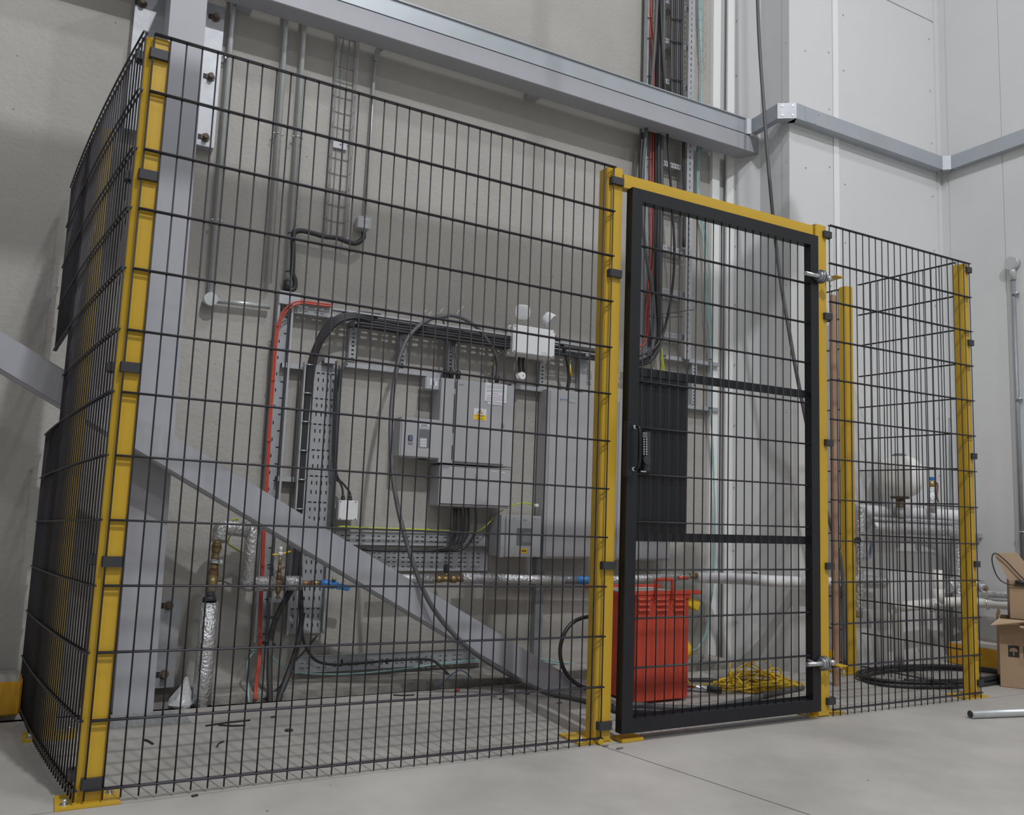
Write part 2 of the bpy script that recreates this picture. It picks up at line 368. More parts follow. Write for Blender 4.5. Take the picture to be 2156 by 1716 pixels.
# cable trunking
tr = thing('cable_trunking', 'galvanised steel cable trunking running along the beam and round the white walls', 'trunking', (1, 1.4, zt))
tz0, tz1, td = 3.561, 3.664, .085
ja = at(1573, 282, BY); jb = atz(1637, 249, tz0); jc = atz(1677, 248, tz0); je = atz(1985, 357, tz0)
def run(p0, p1, nrm, nm='duct', m='trunk_grey', z0=tz0, z1=tz1, d=td):
    p0 = Vector((*p0, z0)); p1 = Vector((*p1, z0)); n = Vector((*nrm, 0)).normalized() * d
    return MB().prism([p0, p1, p1 + n, p0 + n], (0, 0, z1 - z0)).out(nm, m, tr)
ja2 = (ja.x - .02, BY)
lid = run((-2.5, BY), ja2, (0, 1))
MB().box(-2.5, BY - .01, tz1 - .001, ja2[0], BY + td, tz1 + .006).out('lid', 'trunk_grey', tr)
run((ja.x + .02, BY - .02), (jb.x, jb.y), (1, 0), 'duct', d=.05)
run(ja2, (ja.x + .02, BY - .02), (.5, 1), 'corner_piece', 'galv', tz0 - .003, tz1 + .003, .08)
cp_ = run((jb.x, jb.y), (jc.x, jc.y), (.58, .8), 'corner_piece', 'galv', tz0 - .002, tz1 + .003, .07)
run((jc.x, jc.y), (jc.x + .08, jc.y), (0, 1), 'corner_piece', 'trunk_grey', tz0 - .002, tz1 + .002, .08)
run((jc.x + .082, jc.y), (je.x, je.y), (0, 1), d=YC - jc.y - .002)
run((je.x, je.y), (je.x + .04, je.y - .04), (1, 1), 'corner_piece', 'trunk_grey', tz0 - .002, tz1 + .003, .07)
run((je.x + .04, je.y - .04), (je.x + .05, -6), (1, 0), d=XR - je.x - .055)
nb = Vector((jc.x - jb.x, jc.y - jb.y, 0)).normalized(); nn = Vector((nb.y, -nb.x, 0))
for fu in (.25, .8):
    for fz in (.02, .085):
        p = Vector((jb.x, jb.y, tz0 + fz)) + nb * (jc - jb).length * fu; MB().cyl(p, p + nn * .004, .006, 8).out('screw', 'zinc', cp_)
for px, py in ((1724, 241), (1716, 259)):
    p = at(px, py, jc.y); MB().cyl(p, p + Vector((0, -.004, 0)), .006, 8).out('screw', 'zinc', tr)
for px, py in ((2092, 303), (2083, 325)):
    p = atx(px, py, je.x + .045); MB().cyl(p, p + Vector((-.004, 0, 0)), .006, 8).out('screw', 'zinc', tr)
# ================================================================ FENCE
PIT = .1986; ZT = 2.43; RW = .0029
def fence_panel(label, path, n, rows, s0=0., pitch=.05, zoff=lambda s, z=0.: 0., zlo=.016, ztop=ZT, cut=None, cat='fence panel', extra0=0.):
    """path(s)->(x,y,nx,ny); n+1 vertical wires, rows: list of row numbers"""
    x0, y0, _, _ = path(0)
    p = thing('mesh_fence', label, cat, (x0, y0, 0), 'dark wire mesh panels of the yellow fence')
    vm = {}
    for i in range(n + 1):
        s = s0 + i * pitch; x, y, nx_, ny_ = path(s); zo = 0.
        for (za, zb_) in (cut(i) if cut else [(zlo, ztop)]):
            za, zb_ = za + zoff(s, za), zb_ + zoff(s, zb_)
            key = (round(za, 3), round(zb_, 3))
            if key not in vm:
                o = MB().cyl((0, 0, za), (0, 0, zb_), .0027, 8).out('vertical_wire', 'mesh_wire'); vm[key] = o.data; bpy.data.objects.remove(o)
            o = bpy.data.objects.new('vertical_wire', vm[key]); COL.objects.link(o); o.parent = p; o.location = (x - x0, y - y0, zo)
    for r, smax in rows:
        z = ZT - r * PIT; m = MB()
        for side in (-1, 1):
            pts = []; k = 12; sa, sb = (s0 - extra0, smax)
            for j in range(k + 1):
                s = sa + (sb - sa) * j / k; x, y, nx_, ny_ = path(s); pts.append((x + nx_ * .0058 * side, y + ny_ * .0058 * side, z + zoff(s, z)))
            m.tube(pts, .0034, 8)
        m.out('horizontal_wire', 'mesh_wire', p)
    return p
zo1 = lambda s, z=0.: -.0229 * s / 1.85
pf = fence_panel('wide front mesh panel between the left corner post and the gate', lambda s: (s - .006, 0, 0, -1), 37, [(r, 1.858) for r in range(13)], zoff=zo1)
X2 = 3.1819
pr = fence_panel('narrow front mesh panel right of the gate, in front of the rear corner', lambda s: (X2 + s, 0, 0, -1), 23, [(r, 1.158) for r in range(13)], zoff=lambda s, z=0.: -.0167)
def lpath(s):
    y = s * .986; return (-.033 - .164 * y + .028 * y * y, y, -.986, -.16)
def lcut(i):
    if i <= 24: return [(.016, ZT)]
    return [(.016, 1.245), (1.632, ZT)]
nl = 36
pl = fence_panel('left side mesh panel seen edge-on, notched around the brace', lpath, nl, [(r, (nl * .04 + .004 if r not in (5,) else 24 * .04)) for r in range(13)], pitch=.04, cut=lcut, zoff=lambda s, z=0.: -(.028 + .032 * z) * (s / 1.44))
def rpath(s): return (4.303 - .06 * s, .03 + s, -1, 0)
pb = fence_panel('right side mesh panel running back from the right corner post', rpath, 13, [(r, .67) for r in range(13)], s0=.03)
pb2 = fence_panel('short mesh panel behind the rear right post, beside the timber board', lambda s: rpath(s + .75), 3, [(r, .19) for r in range(13)], s0=.02)

PP = [(-.024, .015), (0, 0), (.0475, 0), (.0475, .078), (-.024, .078)]
def post(label, x, y, rot, h, clamps, plate=(-.075, -.02, .125, .10), clside=1, tilt=0., prof=PP, clx=(.0, .05), nut=True):
    p = thing('fence_post', label, 'post', (x, y, 0), 'yellow steel posts of the mesh fence')
    R_ = Matrix.Rotation(rot, 3, 'Z')
    T = lambda a, b_, c=0.: (x + (R_ @ Vector((a, b_, 0))).x, y + (R_ @ Vector((a, b_, 0))).y, c)
    sh = MB().prism([T(a, b_, .006) for a, b_ in prof], (0, 0, h - .006)); 
    bmesh.ops.bevel(sh.b, geom=[e for e in sh.b.edges if abs(e.verts[0].co.z - e.verts[1].co.z) > .5], offset=.003, segments=2, affect='EDGES')
    sh.out('shaft', 'yellow_paint', p)
    x0, y0, x1, y1 = plate
    pl_ = MB().prism([T(x0, y0), T(x1, y0), T(x1, y1), T(x0, y1)], (0, 0, .008)).out('base_plate', 'yellow_paint', p)
    for a, b_ in ((x0 + .025, y0 + .03), (x1 - .025, y1 - .03)):
        bolt(T(a, b_, .008), (0, 0, 1), pl_, .008, .014, 'zinc', 'anchor_bolt')
    for z in clamps:
        c = MB(); a0, a1 = clx
        c.prism([T(a0, -.012, z - .016), T(a0 + .004, -.0165, z - .016), T(a1 - .004, -.0165, z - .016), T(a1, -.010, z - .016), T(a1, .012, z - .016), T(a0, .012, z - .016)], (0, 0, .032))
        c.out('mesh_clamp', 'black_plastic', p)
    return p
def zs(px, pys, y=0.): return [at(px, q, y).z for q in pys]
p1 = post('near left corner post of the yellow fence, at the front', -.005, .012, 0, 2.425, zs(320, (110, 370, 778, 1183, 1637)), (-.075, -.025, .10, .10), clx=(-.012, .048))
for z in zs(240, (106, 366, 774, 1178, 1622), .05):
    MB().box(-.052, .03, z - .016, -.010, .075, z + .016, .003).out('mesh_clamp', 'black_plastic', p1)
p2 = post('yellow gate post on the latch side, left of the black gate', 1.853, .012, 0, 2.415, zs(1290, (378, 574, 1191, 1527)), (-.10, .0, .06, .16), clx=(-.018, .047))
MB().cyl((1.84, -.012, .012), (1.84, .03, .012), .012, 10).out('anchor_cap', 'yellow_paint', p2)
lint = thing('gate_lintel', 'yellow steel lintel spanning over the black gate', 'lintel', (2.5, .03, 2.34))
MB().box(1.906, .014, 2.333, 3.083, .054, 2.396, .002).out('shaft', 'yellow_paint', lint)
PG = [(0, 0), (.066, 0), (.084, .018), (.096, .05), (.096, .075), (0, .075)]
p3 = post('yellow gate post on the hinge side, right of the black gate', 3.089, .006, 0, 2.405, zs(1740, (494, 666, 932, 1192, 1477)), (-.05, .01, .19, .12), prof=[(0, 0), (.075, 0), (.080, .005), (.094, .02), (.096, .075), (0, .075)], clx=(.050, .105))
p4 = post('right corner post of the yellow fence, beside the cartons', 4.286, .012, 0, 2.41, zs(2047, (570, 722, 960, 1188, 1440)), (-.08, -.01, .12, .11), prof=[(0, .008), (.012, 0), (.056, 0), (.056, .062), (0, .062)], clx=(.03, .072))
p5 = post('rear yellow fence post, standing deeper inside behind the right panel', 4.188, .73, 0, 2.42, [], (-.07, -.02, .13, .11), prof=[(0, .008), (.012, 0), (.060, 0), (.060, .062), (0, .062)])
for z in (2.20, 1.63, 1.1, .55): MB().box(4.244, .745, z - .016, 4.262, .775, z + .016, .003).out('mesh_clamp', 'black_plastic', p5)
p6 = post('far left yellow fence post, seen through the side mesh near the column', -.122, .82, 0, 2.40, (), (-.06, -.03, .12, .09))
# ---- gate leaf
G = thing('mesh_gate', 'closed black framed mesh gate between two yellow posts', 'gate', (1.93, -.02, .03))
gx0, gx1, gz0, gz1 = 1.924, 3.068, .038, 2.326; yo, yi = -.030, .012; fw = .054
def frame_bar(p, nm='frame'): return p.out(nm, 'black_paint', G)
def yshear(o): return o
frame_bar(MB().prism([(gx0, yo, gz0), (gx0 + fw, yo, gz0 + fw), (gx0 + fw, yo, gz1 - fw), (gx0, yo, gz1)], (0, yi - yo, 0)), 'stile')
frame_bar(MB().prism([(gx1, yo, gz0), (gx1 - fw, yo, gz0 + fw), (gx1 - fw, yo, gz1 - fw), (gx1, yo, gz1)], (0, yi - yo, 0)), 'stile')
frame_bar(MB().prism([(gx0, yo, gz0), (gx0 + fw, yo, gz0 + fw), (gx1 - fw, yo, gz0 + fw), (gx1, yo, gz0)], (0, yi - yo, 0)), 'bottom_rail')
frame_bar(MB().prism([(gx0, yo, gz1), (gx0 + fw, yo, gz1 - fw), (gx1 - fw, yo, gz1 - fw), (gx1, yo, gz1)], (0, yi - yo, 0)), 'top_rail')
for z0, z1 in ((1.508, 1.545), (.805, .842)):
    MB().box(gx0 + fw, -.002, z0, gx1 - fw - .012, .012, z1, .001).out('middle_rail', 'black_paint', G)
MB().box(gx0 + fw, .004, .842, 2.275, .007, 1.508).out('lock_plate', 'black_sheet', G)
MB().box(gx0 + fw, yi - .004, gz0 + fw + .001, gx1 - fw, yi, gz0 + fw + .012).out('mesh_channel', 'black_paint', G)
vw = None
for i in range(20):
    x = gx0 + fw + .028 + i * .0493
    if vw is None: vw = MB().cyl((x, -.012, gz0 + fw), (x, -.012, gz1 - fw), .0027, 8).out('vertical_wire', 'mesh_wire', G)
    else: part_at(vw, (i * .0493, 0, 0), G)
hw = None
for i in range(11):
    z = 2.078 - i * PIT
    if hw is None: hw = MB().tube([(gx0 + fw - .004, -.0178, z), (gx1 - fw + .012, -.0178, z)], .0034, 8).tube([(gx0 + fw - .004, -.0062, z), (gx1 - fw + .004, -.0062, z)], .0034, 8).out('horizontal_wire', 'mesh_wire', G)
    elif i < 10: part_at(hw, (0, 0, -i * PIT), G)
# latch box and D handle, coded lock behind it
lz0, lz1 = at(1305, 1003, yo).z, at(1305, 886, yo).z
lb = MB().box(1.900, yo - .022, lz0, gx0 + .012, yo, lz1, .003).out('latch_box', 'black_paint', G)
ha, hb = at(1330, 900, yo), at(1327, 988, yo)
MB().tube(spline([(ha.x, yo, ha.z), (ha.x, yo - .038, ha.z - .0), (ha.x + .002, yo - .052, ha.z - .016), (ha.x + .004, yo - .055, (ha.z + hb.z) / 2), (ha.x + .002, yo - .052, hb.z + .018), (hb.x, yo - .034, hb.z), (hb.x, yo, hb.z)], 8), .0072, 12).out('pull_handle', 'black_paint', G)
for q_ in (ha, hb): MB().tube([(q_.x, yo, q_.z), (q_.x, yo - .012, q_.z), (q_.x, yo - .034, q_.z)], [.011, .010, .0078], 12).out('handle_end', 'chrome', G)
kb = at(1357, 950, -.012); kz0, kz1 = at(1357, 993, -.012).z, at(1357, 909, -.012).z
kp_ = MB().box(kb.x - .017, -.034, kz0, kb.x + .017, -.004, kz1, .004).out('code_lock', 'black_plastic', G)
kn = MB().cyl(at(1359, 969, -.034) + Vector((0, 0, 0)), at(1359, 969, -.034) + Vector((0, -.014, 0)), .018, 20).out('lock_knob', 'black_plastic', G)
bt = None
for r in range(7):
    for c in (0, 1):
        pz = at(1355 + c * 5.5, 925 + r * 5.2, -.034)
        if bt is None: b0_ = pz; bt = MB().cyl(pz, pz + Vector((0, -.0035, 0)), .0038, 8).out('key_button', 'zinc', kp_)
        else: part_at(bt, pz - b0_, kp_)
for yy in (912, 916, 920):
    pz = at(1357, yy, -.034); MB().box(pz.x - .012, -.0365, pz.z - .0016, pz.x + .012, -.034, pz.z + .0016).out('lock_rib', 'zinc', kp_)
pz = at(1354, 993, -.034); MB().box(pz.x - .014, -.038, pz.z - .002, pz.x + .014, -.03, pz.z + .003).out('lock_lip', 'zinc', kp_)
# hinge bolts
for py, dz in ((581, 1), (1398, -1)):
    a_, b_ = at(1697 if dz > 0 else 1701, 575 if dz > 0 else 1401, -.055), at(1753 if dz > 0 else 1760, 587 if dz > 0 else 1394, -.055)
    z = (a_.z + b_.z) / 2; xa, xb = a_.x, b_.x
    h = MB().cyl((xa, -.05, z), (xb, -.05, z), .0105, 14).out('hinge_bolt', 'zinc', G)
    xm = xa + (xb - xa) * .55
    MB().cyl((xm - .012, -.05, z), (xm, -.05, z), .027, 6).out('hinge_nut', 'zinc', h)
    MB().cyl((xm, -.05, z), (xm + .004, -.05, z), .034, 20).out('washer', 'zinc', h)
    MB().cyl((xm + .004, -.05, z), (xm + .012, -.05, z), .033, 20).out('rubber_washer', 'seam', h)
    MB().cyl((xm + .012, -.05, z), (xm + .015, -.05, z), .034, 20).out('washer', 'zinc', h)
    MB().cyl((xm - .045, -.05, z + .0), (xm - .045, -.004, z + .012), .006, 8).out('hinge_stud', 'zinc', h)
    MB().cyl((xb - .02, -.05, z - .012), (xb - .02, -.05, z + .012), .013, 16).out('hinge_eye', 'zinc', h)
    q = MB().box(3.15, -.068, z + dz * .014, 3.205, .03, z + dz * .021, .002).out('hinge_bracket', 'yellow_paint', p3)
MB().box(3.176, .004, at(1755, 1375, 0).z - .02, 3.196, .018, at(1755, 1375, 0).z + .012, .002).out('hinge_bracket', 'yellow_paint', p3)
# threshold pads under the gate
th = MB().box(1.935, -.02, .0, 2.045, .05, .015, .002).out('threshold_pad', 'yellow_paint'); tag(th, 'flat yellow steel pad on the floor under the latch end of the gate', 'pad')
ts = MB().box(2.075, .02, .0, 3.05, .045, .006).out('threshold_strip', 'galv_dark'); tag(ts, 'thin metal strip on the floor beneath the gate', 'strip')
# ================================================================ CONDUITS ON THE CONCRETE WALL
YP = 1.465
def clip(px, py, r, parent, y=YP):
    c = at(px, py, y); m = MB()
    m.ring(c, (0, 0, 1), r + .002, .0035, 16, 6); m.box(c.x - .006, c.y, c.z - .006, c.x + .006, W, c.z + .006)
    m.cyl(c + Vector((-r - .016, 0, 0)), c + Vector((-r, 0, 0)), .006, 8); m.cyl(c + Vector((r, 0, 0)), c + Vector((r + .016, 0, 0)), .006, 8)
    return m.out('pipe_clip', 'zinc', parent)
def vpipe(label, pa, pb, r, clips=(), y=YP, m='conduit', extend=0.):
    a, b = at(*pa, y), at(*pb, y)
    if extend: a = a + (a - b).normalized() * extend
    p = thing('conduit', label, 'conduit', b, None)
    MB().cyl(b, a, r, 14).out('tube', m, p)
    for c in clips: clip(c[0], c[1], r, p, y)
    return p
c1 = vpipe('leftmost vertical steel conduit with a round elbow box at its foot', (492, 0), (443, 622), .0145, ((477, 121), (457, 464)), extend=2)
e = at(443, 631, YP - .01); MB().cyl(e + Vector((0, -.022, 0)), e + Vector((0, .03, 0)), .033, 24).out('elbow_box', 'conduit', c1)
a_, b_ = at(456, 633, YP), at(568, 646, YP); MB().cyl(a_, b_, .0135, 14).out('side_tube', 'conduit', c1)
c2 = vpipe('middle vertical steel conduit ending in open air above the tray', (603, 40), (566, 596), .0135, ((585, 282),), extend=2.4)
c3 = vpipe('right vertical steel conduit of three, ending in a black flexible end', (641, 52), (606, 600), .0135, ((626, 289), ), extend=2.4)
e = at(605, 603, YP); MB().cyl(e + Vector((0, 0, -.02)), e + Vector((0, 0, .03)), .021, 16).out('black_end', 'black_plastic', c3)
for py in (492, 573):
    c = at(613 - (py - 492) * .06, py, YP); MB().ring(c, (0, 0, 1), .0155, .003, 16, 6).out('cable_tie', 'black_plastic', c3)
pts = [at(x, y, YP - .015) for x, y in ((611, 612), (620, 606), (621, 590), (616, 575), (617, 545), (617, 500), (621, 489), (635, 486), (658, 491), (683, 498), (712, 502), (740, 512), (755, 510), (765, 500), (765, 489))]
sp = spline(pts, 10); cable('flexible_conduit', 'black corrugated flexible conduit looping from a conduit to the grey box', 'conduit', pts, [.0128 + (.0012 if i % 2 else 0) for i in range(len(sp))], 'black_plastic', 10, 10)
c4 = vpipe('thin steel conduit bent at the top above the small grey box', (790, 128), (768, 452), .0085, (), YP + .01)
a_ = [at(x, y, YP + .01) for x, y in ((790, 128), (793, 110), (802, 92), (815, 80))]; MB().tube(spline(a_), .012, 10).out('bend', 'galv', c4)
def wbox(name, label, cat, tl, brp, yf, d, m, bev=.003, group=None, nm='body'):
    """front rectangle from two pixels on the plane y=yf"""
    a, b = at(*tl, yf), at(*brp, yf)
    p = thing(name, label, cat, (a.x, yf + d, b.z), group)
    MB().box(a.x, yf, b.z, b.x, yf + d, a.z, bev).out(nm, m, p)
    p['x0'] = a.x; p['x1'] = b.x; p['z0'] = b.z; p['z1'] = a.z
    return p
def lab(p, tl, brp, y, m, nm='label', th=.001):
    a, b = at(*tl, y), at(*brp, y)
    return MB().box(a.x, y - th, b.z, b.x, y, a.z).out(nm, m, p)
jb1 = wbox('junction_box', 'small grey junction box under the thin conduit, with printed labels', 'box', (755, 454), (779, 484), 1.43, .06, 'cabinet_light', .004)
MB().box(jb1['x0'] - .004, 1.425, jb1['z0'], jb1['x1'] + .004, 1.432, jb1['z1'] + .002, .003).out('lid', 'cabinet_light', jb1)
lab(jb1, (762, 459), (776, 466), 1.425, 'paper'); lab(jb1, (765, 457), (769, 460), 1.424, 'print_red'); lab(jb1, (764, 472), (773, 479), 1.425, 'paper')
marks(jb1, (763.5, 462.3), (774.5, 463.2), 1.4238, .004, 'print_grey'); marks(jb1, (765.5, 475.3), (771.5, 475.8), 1.4238, .004)
# wire basket tray
bt_ = thing('wire_basket_tray', 'vertical galvanised wire basket cable tray on the concrete wall', 'cable tray', at(710, 480, W))
xa, xb = at(702, 200, 1.49).x, at(743, 208, 1.49).x; zlo = at(710, 497, 1.46).z; zhi = 5.
def bx_(px, z, pxb): pass
bw = .0022
for k in range(4): MB().cyl((xa + (xb - xa) * k / 3, 1.493, zlo), (xa + (xb - xa) * k / 3, 1.493, zhi), bw, 6).out('long_wire', 'zinc', bt_)
for x in (xa, xb):
    for y in (1.465, 1.437): MB().cyl((x, y, zlo), (x, y, zhi), bw, 6).out('long_wire', 'zinc', bt_)
rg = None; z = zlo + .004; z0_ = z
while z < 4.2:
    if rg is None: rg = MB().tube([(xa, 1.437, z), (xa, 1.4955, z), (xb, 1.4955, z), (xb, 1.437, z)], bw, 6).out('rung_wire', 'zinc', bt_)
    else: part_at(rg, (0, 0, z - z0_), bt_)
    z += .0885
MB().box(xa + .015, 1.484, at(711, 313, 1.49).z, xb - .018, 1.489, at(711, 297, 1.49).z, .001).out('tray_bracket', 'galv', bt_)
MB().cyl((xa * .5 + xb * .5, 1.482, at(711, 304, 1.49).z), (xa * .5 + xb * .5, 1.484, at(711, 304, 1.49).z), .004, 8).out('screw', 'seam', bt_)
# ================================================================ PERFORATED TRAYS
def slots(us, vs, kind):
    h = []
    if kind == 'wide':       # alternating rows: two rows of upright slots, one row of flat slots
        v = .03
        while v < vs - .02:
            for dv_ in (0, .048):
                u = .03
                while u < us - .02: h.append((u, u + .007, v + dv_, v + dv_ + .02)); u += .0265
            u = .022
            while u < us - .02: h.append((u, u + .017, v + .09, v + .098)); u += .0265
            v += .136
    elif kind == 'strut':
        v = .012
        while v < vs - .012: h.append((us / 2 - .007, us / 2 + .007, v, v + .0085)); v += .0225
    elif kind == 'narrow':
        v = .03
        while v < vs - .03:
            h.append((us * .62, us * .62 + .016, v, v + .007)); h.append((us * .3, us * .3 + .006, v + .035, v + .052)); h.append((us * .85, us * .85 + .006, v + .035, v + .052)); v += .085
    elif kind == 'bars':     # rows of horizontal slots
        u = .03
        while u < us - .04:
            v = .018
            while v < vs - .015:
                h.append((u, u + .018, v, v + .0065)); h.append((u + .032, u + .05, v, v + .0065)); v += .0245
            u += .085
    return [(a, b, c, d) for a, b, c, d in h if b < us - .003 and d < vs - .003 and a > .003]
def vtray(name, label, x0, x1, z0, z1, kind, y=1.47, fl=.03, m='galv', dx=0., group=None, cat='cable tray', bolts=()):
    p = thing(name, label, cat, (x0, y, z0), group)
    v = Vector((dx, 0, z1 - z0))
    MB().sheet((x0, y, z0), (1, 0, 0), v, x1 - x0, v.length, slots(x1 - x0, v.length, kind), .0018).out('perforated_base', m, p)
    for x in (x0, x1):
        s_ = -1 if x == x0 else 1
        MB().prism([(x, y, z0), (x, y - fl, z0), (x + .0018 * s_, y - fl, z0), (x + .0018 * s_, y, z0)], v).out('side_flange', m, p)
        MB().prism([(x, y - fl, z0), (x - .009 * s_, y - fl, z0), (x - .009 * s_, y - fl + .0018, z0), (x, y - fl + .0018, z0)], v).out('flange_lip', m, p)
    for px, py in bolts: bolt(at(px, py, y - .002), (0, -1, 0), p, .008, .006)
    return p
def htray(name, label, x0, x1, z0, z1, kind, y=1.47, fl=.03, m='galv', cat='cable tray', bolts=()):
    p = thing(name, label, cat, (x0, y, z0))
    MB().sheet((x0, y, z0), (1, 0, 0), (0, 0, 1), x1 - x0, z1 - z0, slots(x1 - x0, z1 - z0, kind), .0018).out('perforated_base', m, p)
    for z in (z0, z1): MB().box(x0, y - fl, z - .0009, x1, y, z + .0009).out('side_flange', m, p)
    for px, py in bolts: bolt(at(px, py, y - .002), (0, -1, 0), p, .008, .006)
    return p
# left narrow tray that carries the red cable
ta, tb = at(584, 700, 1.46), at(607, 700, 1.46)
ba, bb_ = at(531, 1330, 1.46), at(565, 1330, 1.46)
zt_, zbt = at(590, 614, 1.46).z, at(540, 1340, 1.46).z
xL, xR = (ta.x + ba.x) / 2, (tb.x + bb_.x) / 2 + .01
vt = vtray('cable_tray', 'narrow vertical perforated tray behind the red cable at the left', xL, xR, .22, zt_, 'narrow', 1.488, .05)
MB().box(xL, 1.43, at(600, 640, 1.43).z, at(632, 640, 1.43).x, 1.47, zt_, .001).out('head_plate', 'galv', vt)
za, zb2 = at(660, 640, 1.45).z, at(660, 665, 1.45).z
hh = htray('cable_tray', 'short horizontal galvanised tray under the orange bend of the red cable', xR + .004, at(697, 650, 1.45).x, zb2, za, 'bars', 1.47, .035)
stub = None
def strut(name, label, x0, z0, x1, z1, y=1.46, d=.035, holes=False, m='galv', group=None):
    """slotted channel, upright or level"""
    p = thing(name, label, 'bracket', (x0, y, z0), group); w, h = x1 - x0, z1 - z0
    if h > w: hs = slots(w, h, 'strut')
    else: hs = [(c, d_, a, b) for a, b, c, d_ in slots(h, w, 'strut')] if holes else []
    MB().sheet((x0, y, z0), (1, 0, 0), (0, 0, 1), w, h, hs if holes else [], .0025).out('web', m, p)
    if h > w:
        for x in (x0, x1 - .0025): MB().box(x, y + .0005, z0, x + .0025, y + d, z1).out('side_flange', m, p)
    else:
        for z in (z0, z1 - .0025): MB().box(x0, y + .0005, z, x1, y + d, z + .0025).out('side_flange', m, p)
    return p
def pstrut(label, tl, brp, y=1.455, holes=True, group=None, m='galv'):
    a, b = at(*tl, y), at(*brp, y); return strut('slotted_channel', label, a.x, b.z, b.x, a.z, y, .04, holes, m, group)
pstrut('slotted steel channel hanging below the main tray, above the wide perforated tray', (737, 690), (749, 762))
pstrut('slotted steel channel hanging below the main tray, left of the cabinets', (843, 706), (853, 774))
pstrut('slotted steel channel below the white emergency light', (1137, 762), (1146, 818))
pstrut('plain steel channel right of the yellow-tagged cable, near the gate post', (1222, 735), (1234, 822), 1.45, False)
pstrut('slotted steel channel hanging behind the first cabinet cables', (944, 716), (953, 790))
pstrut('tall dark steel channel standing below the grey control box', (1130, 1176), (1139, 1398), 1.45, False, None, 'galv_dark')
for lbl, a_, b_ in (('light steel rail above the wide perforated tray', (683, 758), (708, 762)), ('long level steel rail at the top left of the cabinets', (727, 762), (931, 796)), ('level steel rail between the two groups of cabinets', (1076, 808), (1150, 826)),
                   ('short level steel rail left of the black cables, upper one', (594, 763), (640, 778)), ('short level steel rail left of the black cables, lower one', (583, 1001), (626, 1016)),
                   ('short level steel rail behind the silver foil pipe', (566, 1258), (600, 1268)),
                   ('level steel rail at the foot of the cable ladder, reaching the white strip', (1402, 752), (1514, 768)), ('lower level steel rail right of the black lock plate', (1440, 853), (1514, 865))):
    y = 1.45 if a_[0] != 1402 else 1.44; a, b = at(*a_, y), at(*b_, y); h = .026
    zc = (a.z + b.z) / 2; strut('steel_rail', lbl, a.x, zc - h / 2, b.x, zc + h / 2, y, .045)
pstrut('slotted steel channel between the two level rails right of the lock plate', (1457, 764), (1466, 852), 1.45)
# wide tray
aw, bw_ = at(655, 765, 1.46), at(711, 765, 1.46); cw, dw = at(607, 1337, 1.46), at(686, 1337, 1.46)
wt = vtray('cable_tray', 'wide vertical perforated cable tray in the middle, behind the brace', aw.x - .035, (bw_.x + dw.x) / 2, cw.z, aw.z, 'wide', 1.489, .04, bolts=((707, 778), (696, 1012), (635, 1193), (682, 1253)))
# cable ladder of the black cables
lad = thing('cable_ladder', 'thin vertical cable ladder holding thick black cables left of the wide tray', 'cable ladder', (aw.x - .07, 1.43, .8))
lx0, lx1 = at(638, 800, 1.43).x, at(654, 800, 1.43).x; lz0, lz1 = at(626, 1095, 1.43).z, at(640, 764, 1.43).z
for x in (lx0, lx1): MB().box(x - .004, 1.40, lz0, x + .004, 1.43, lz1).out('rail', 'galv', lad)
z = lz1 - .012; rg = None; z1_ = z
while z > lz0:
    if rg is None: rg = MB().cyl((lx0, 1.392, z), (lx1, 1.392, z), .0035, 8).out('rung', 'zinc', lad)
    else: part_at(rg, (0, 0, z - z1_), lad)
    z -= .148
# main horizontal tray
mtz = at(900, 683, 1.38).z
mx0, mx1 = at(697, 660, 1.38).x, at(1262, 740, 1.38).x
mt = thing('cable_tray', 'long horizontal cable tray across the top of the cabinets, full of black cables', 'cable tray', (mx0, 1.45, mtz))
MB().box(mx0, 1.375, mtz - .006, mx1, 1.379, mtz + .004).out('front_flange', 'galv', mt)
MB().box(mx0, 1.352, mtz - .002, mx1, 1.379, mtz + .007).out('flange_lip', 'galv', mt)
hs = []
u = .03
while u < mx1 - mx0 - .05:
    for v in (.015, .05, .08): hs.append((u, u + .035, v, v + .012))
    u += .06
MB().sheet((mx0, 1.379, mtz - .035), (1, 0, 0), (0, 1, 0), mx1 - mx0, .105, hs, .0018).out('perforated_base', 'galv', mt)
MB().box(mx0, 1.484, mtz - .035, mx1, 1.487, mtz + .004).out('rear_flange', 'galv', mt)
for px in (743, 848, 949, 1142, 1228):
    x = at(px, 720, 1.42).x; MB().box(x - .012, 1.37, mtz - .055, x + .012, W, mtz - .037, .001).out('arm_bracket', 'galv_dark', mt)
for i in range(9):
    zz_ = mtz - .020 - .0145 * (i % 4); yy = 1.372 + .016 * (i // 4) + .003 * (i % 2); e_ = (mx1 - mx0) * (.72 if i % 3 else 1.0)
    pts = [(mx0 + .14 + k * (e_ - .14) / 9, yy + random.uniform(-.003, .003), zz_ + random.uniform(-.003, .003)) for k in range(10)]
    cable('power_cable', 'black power cables bundled along the front of the long horizontal tray', 'cable', pts, .0095, 'black_cable', 4, 8, 'black cables in the horizontal tray')
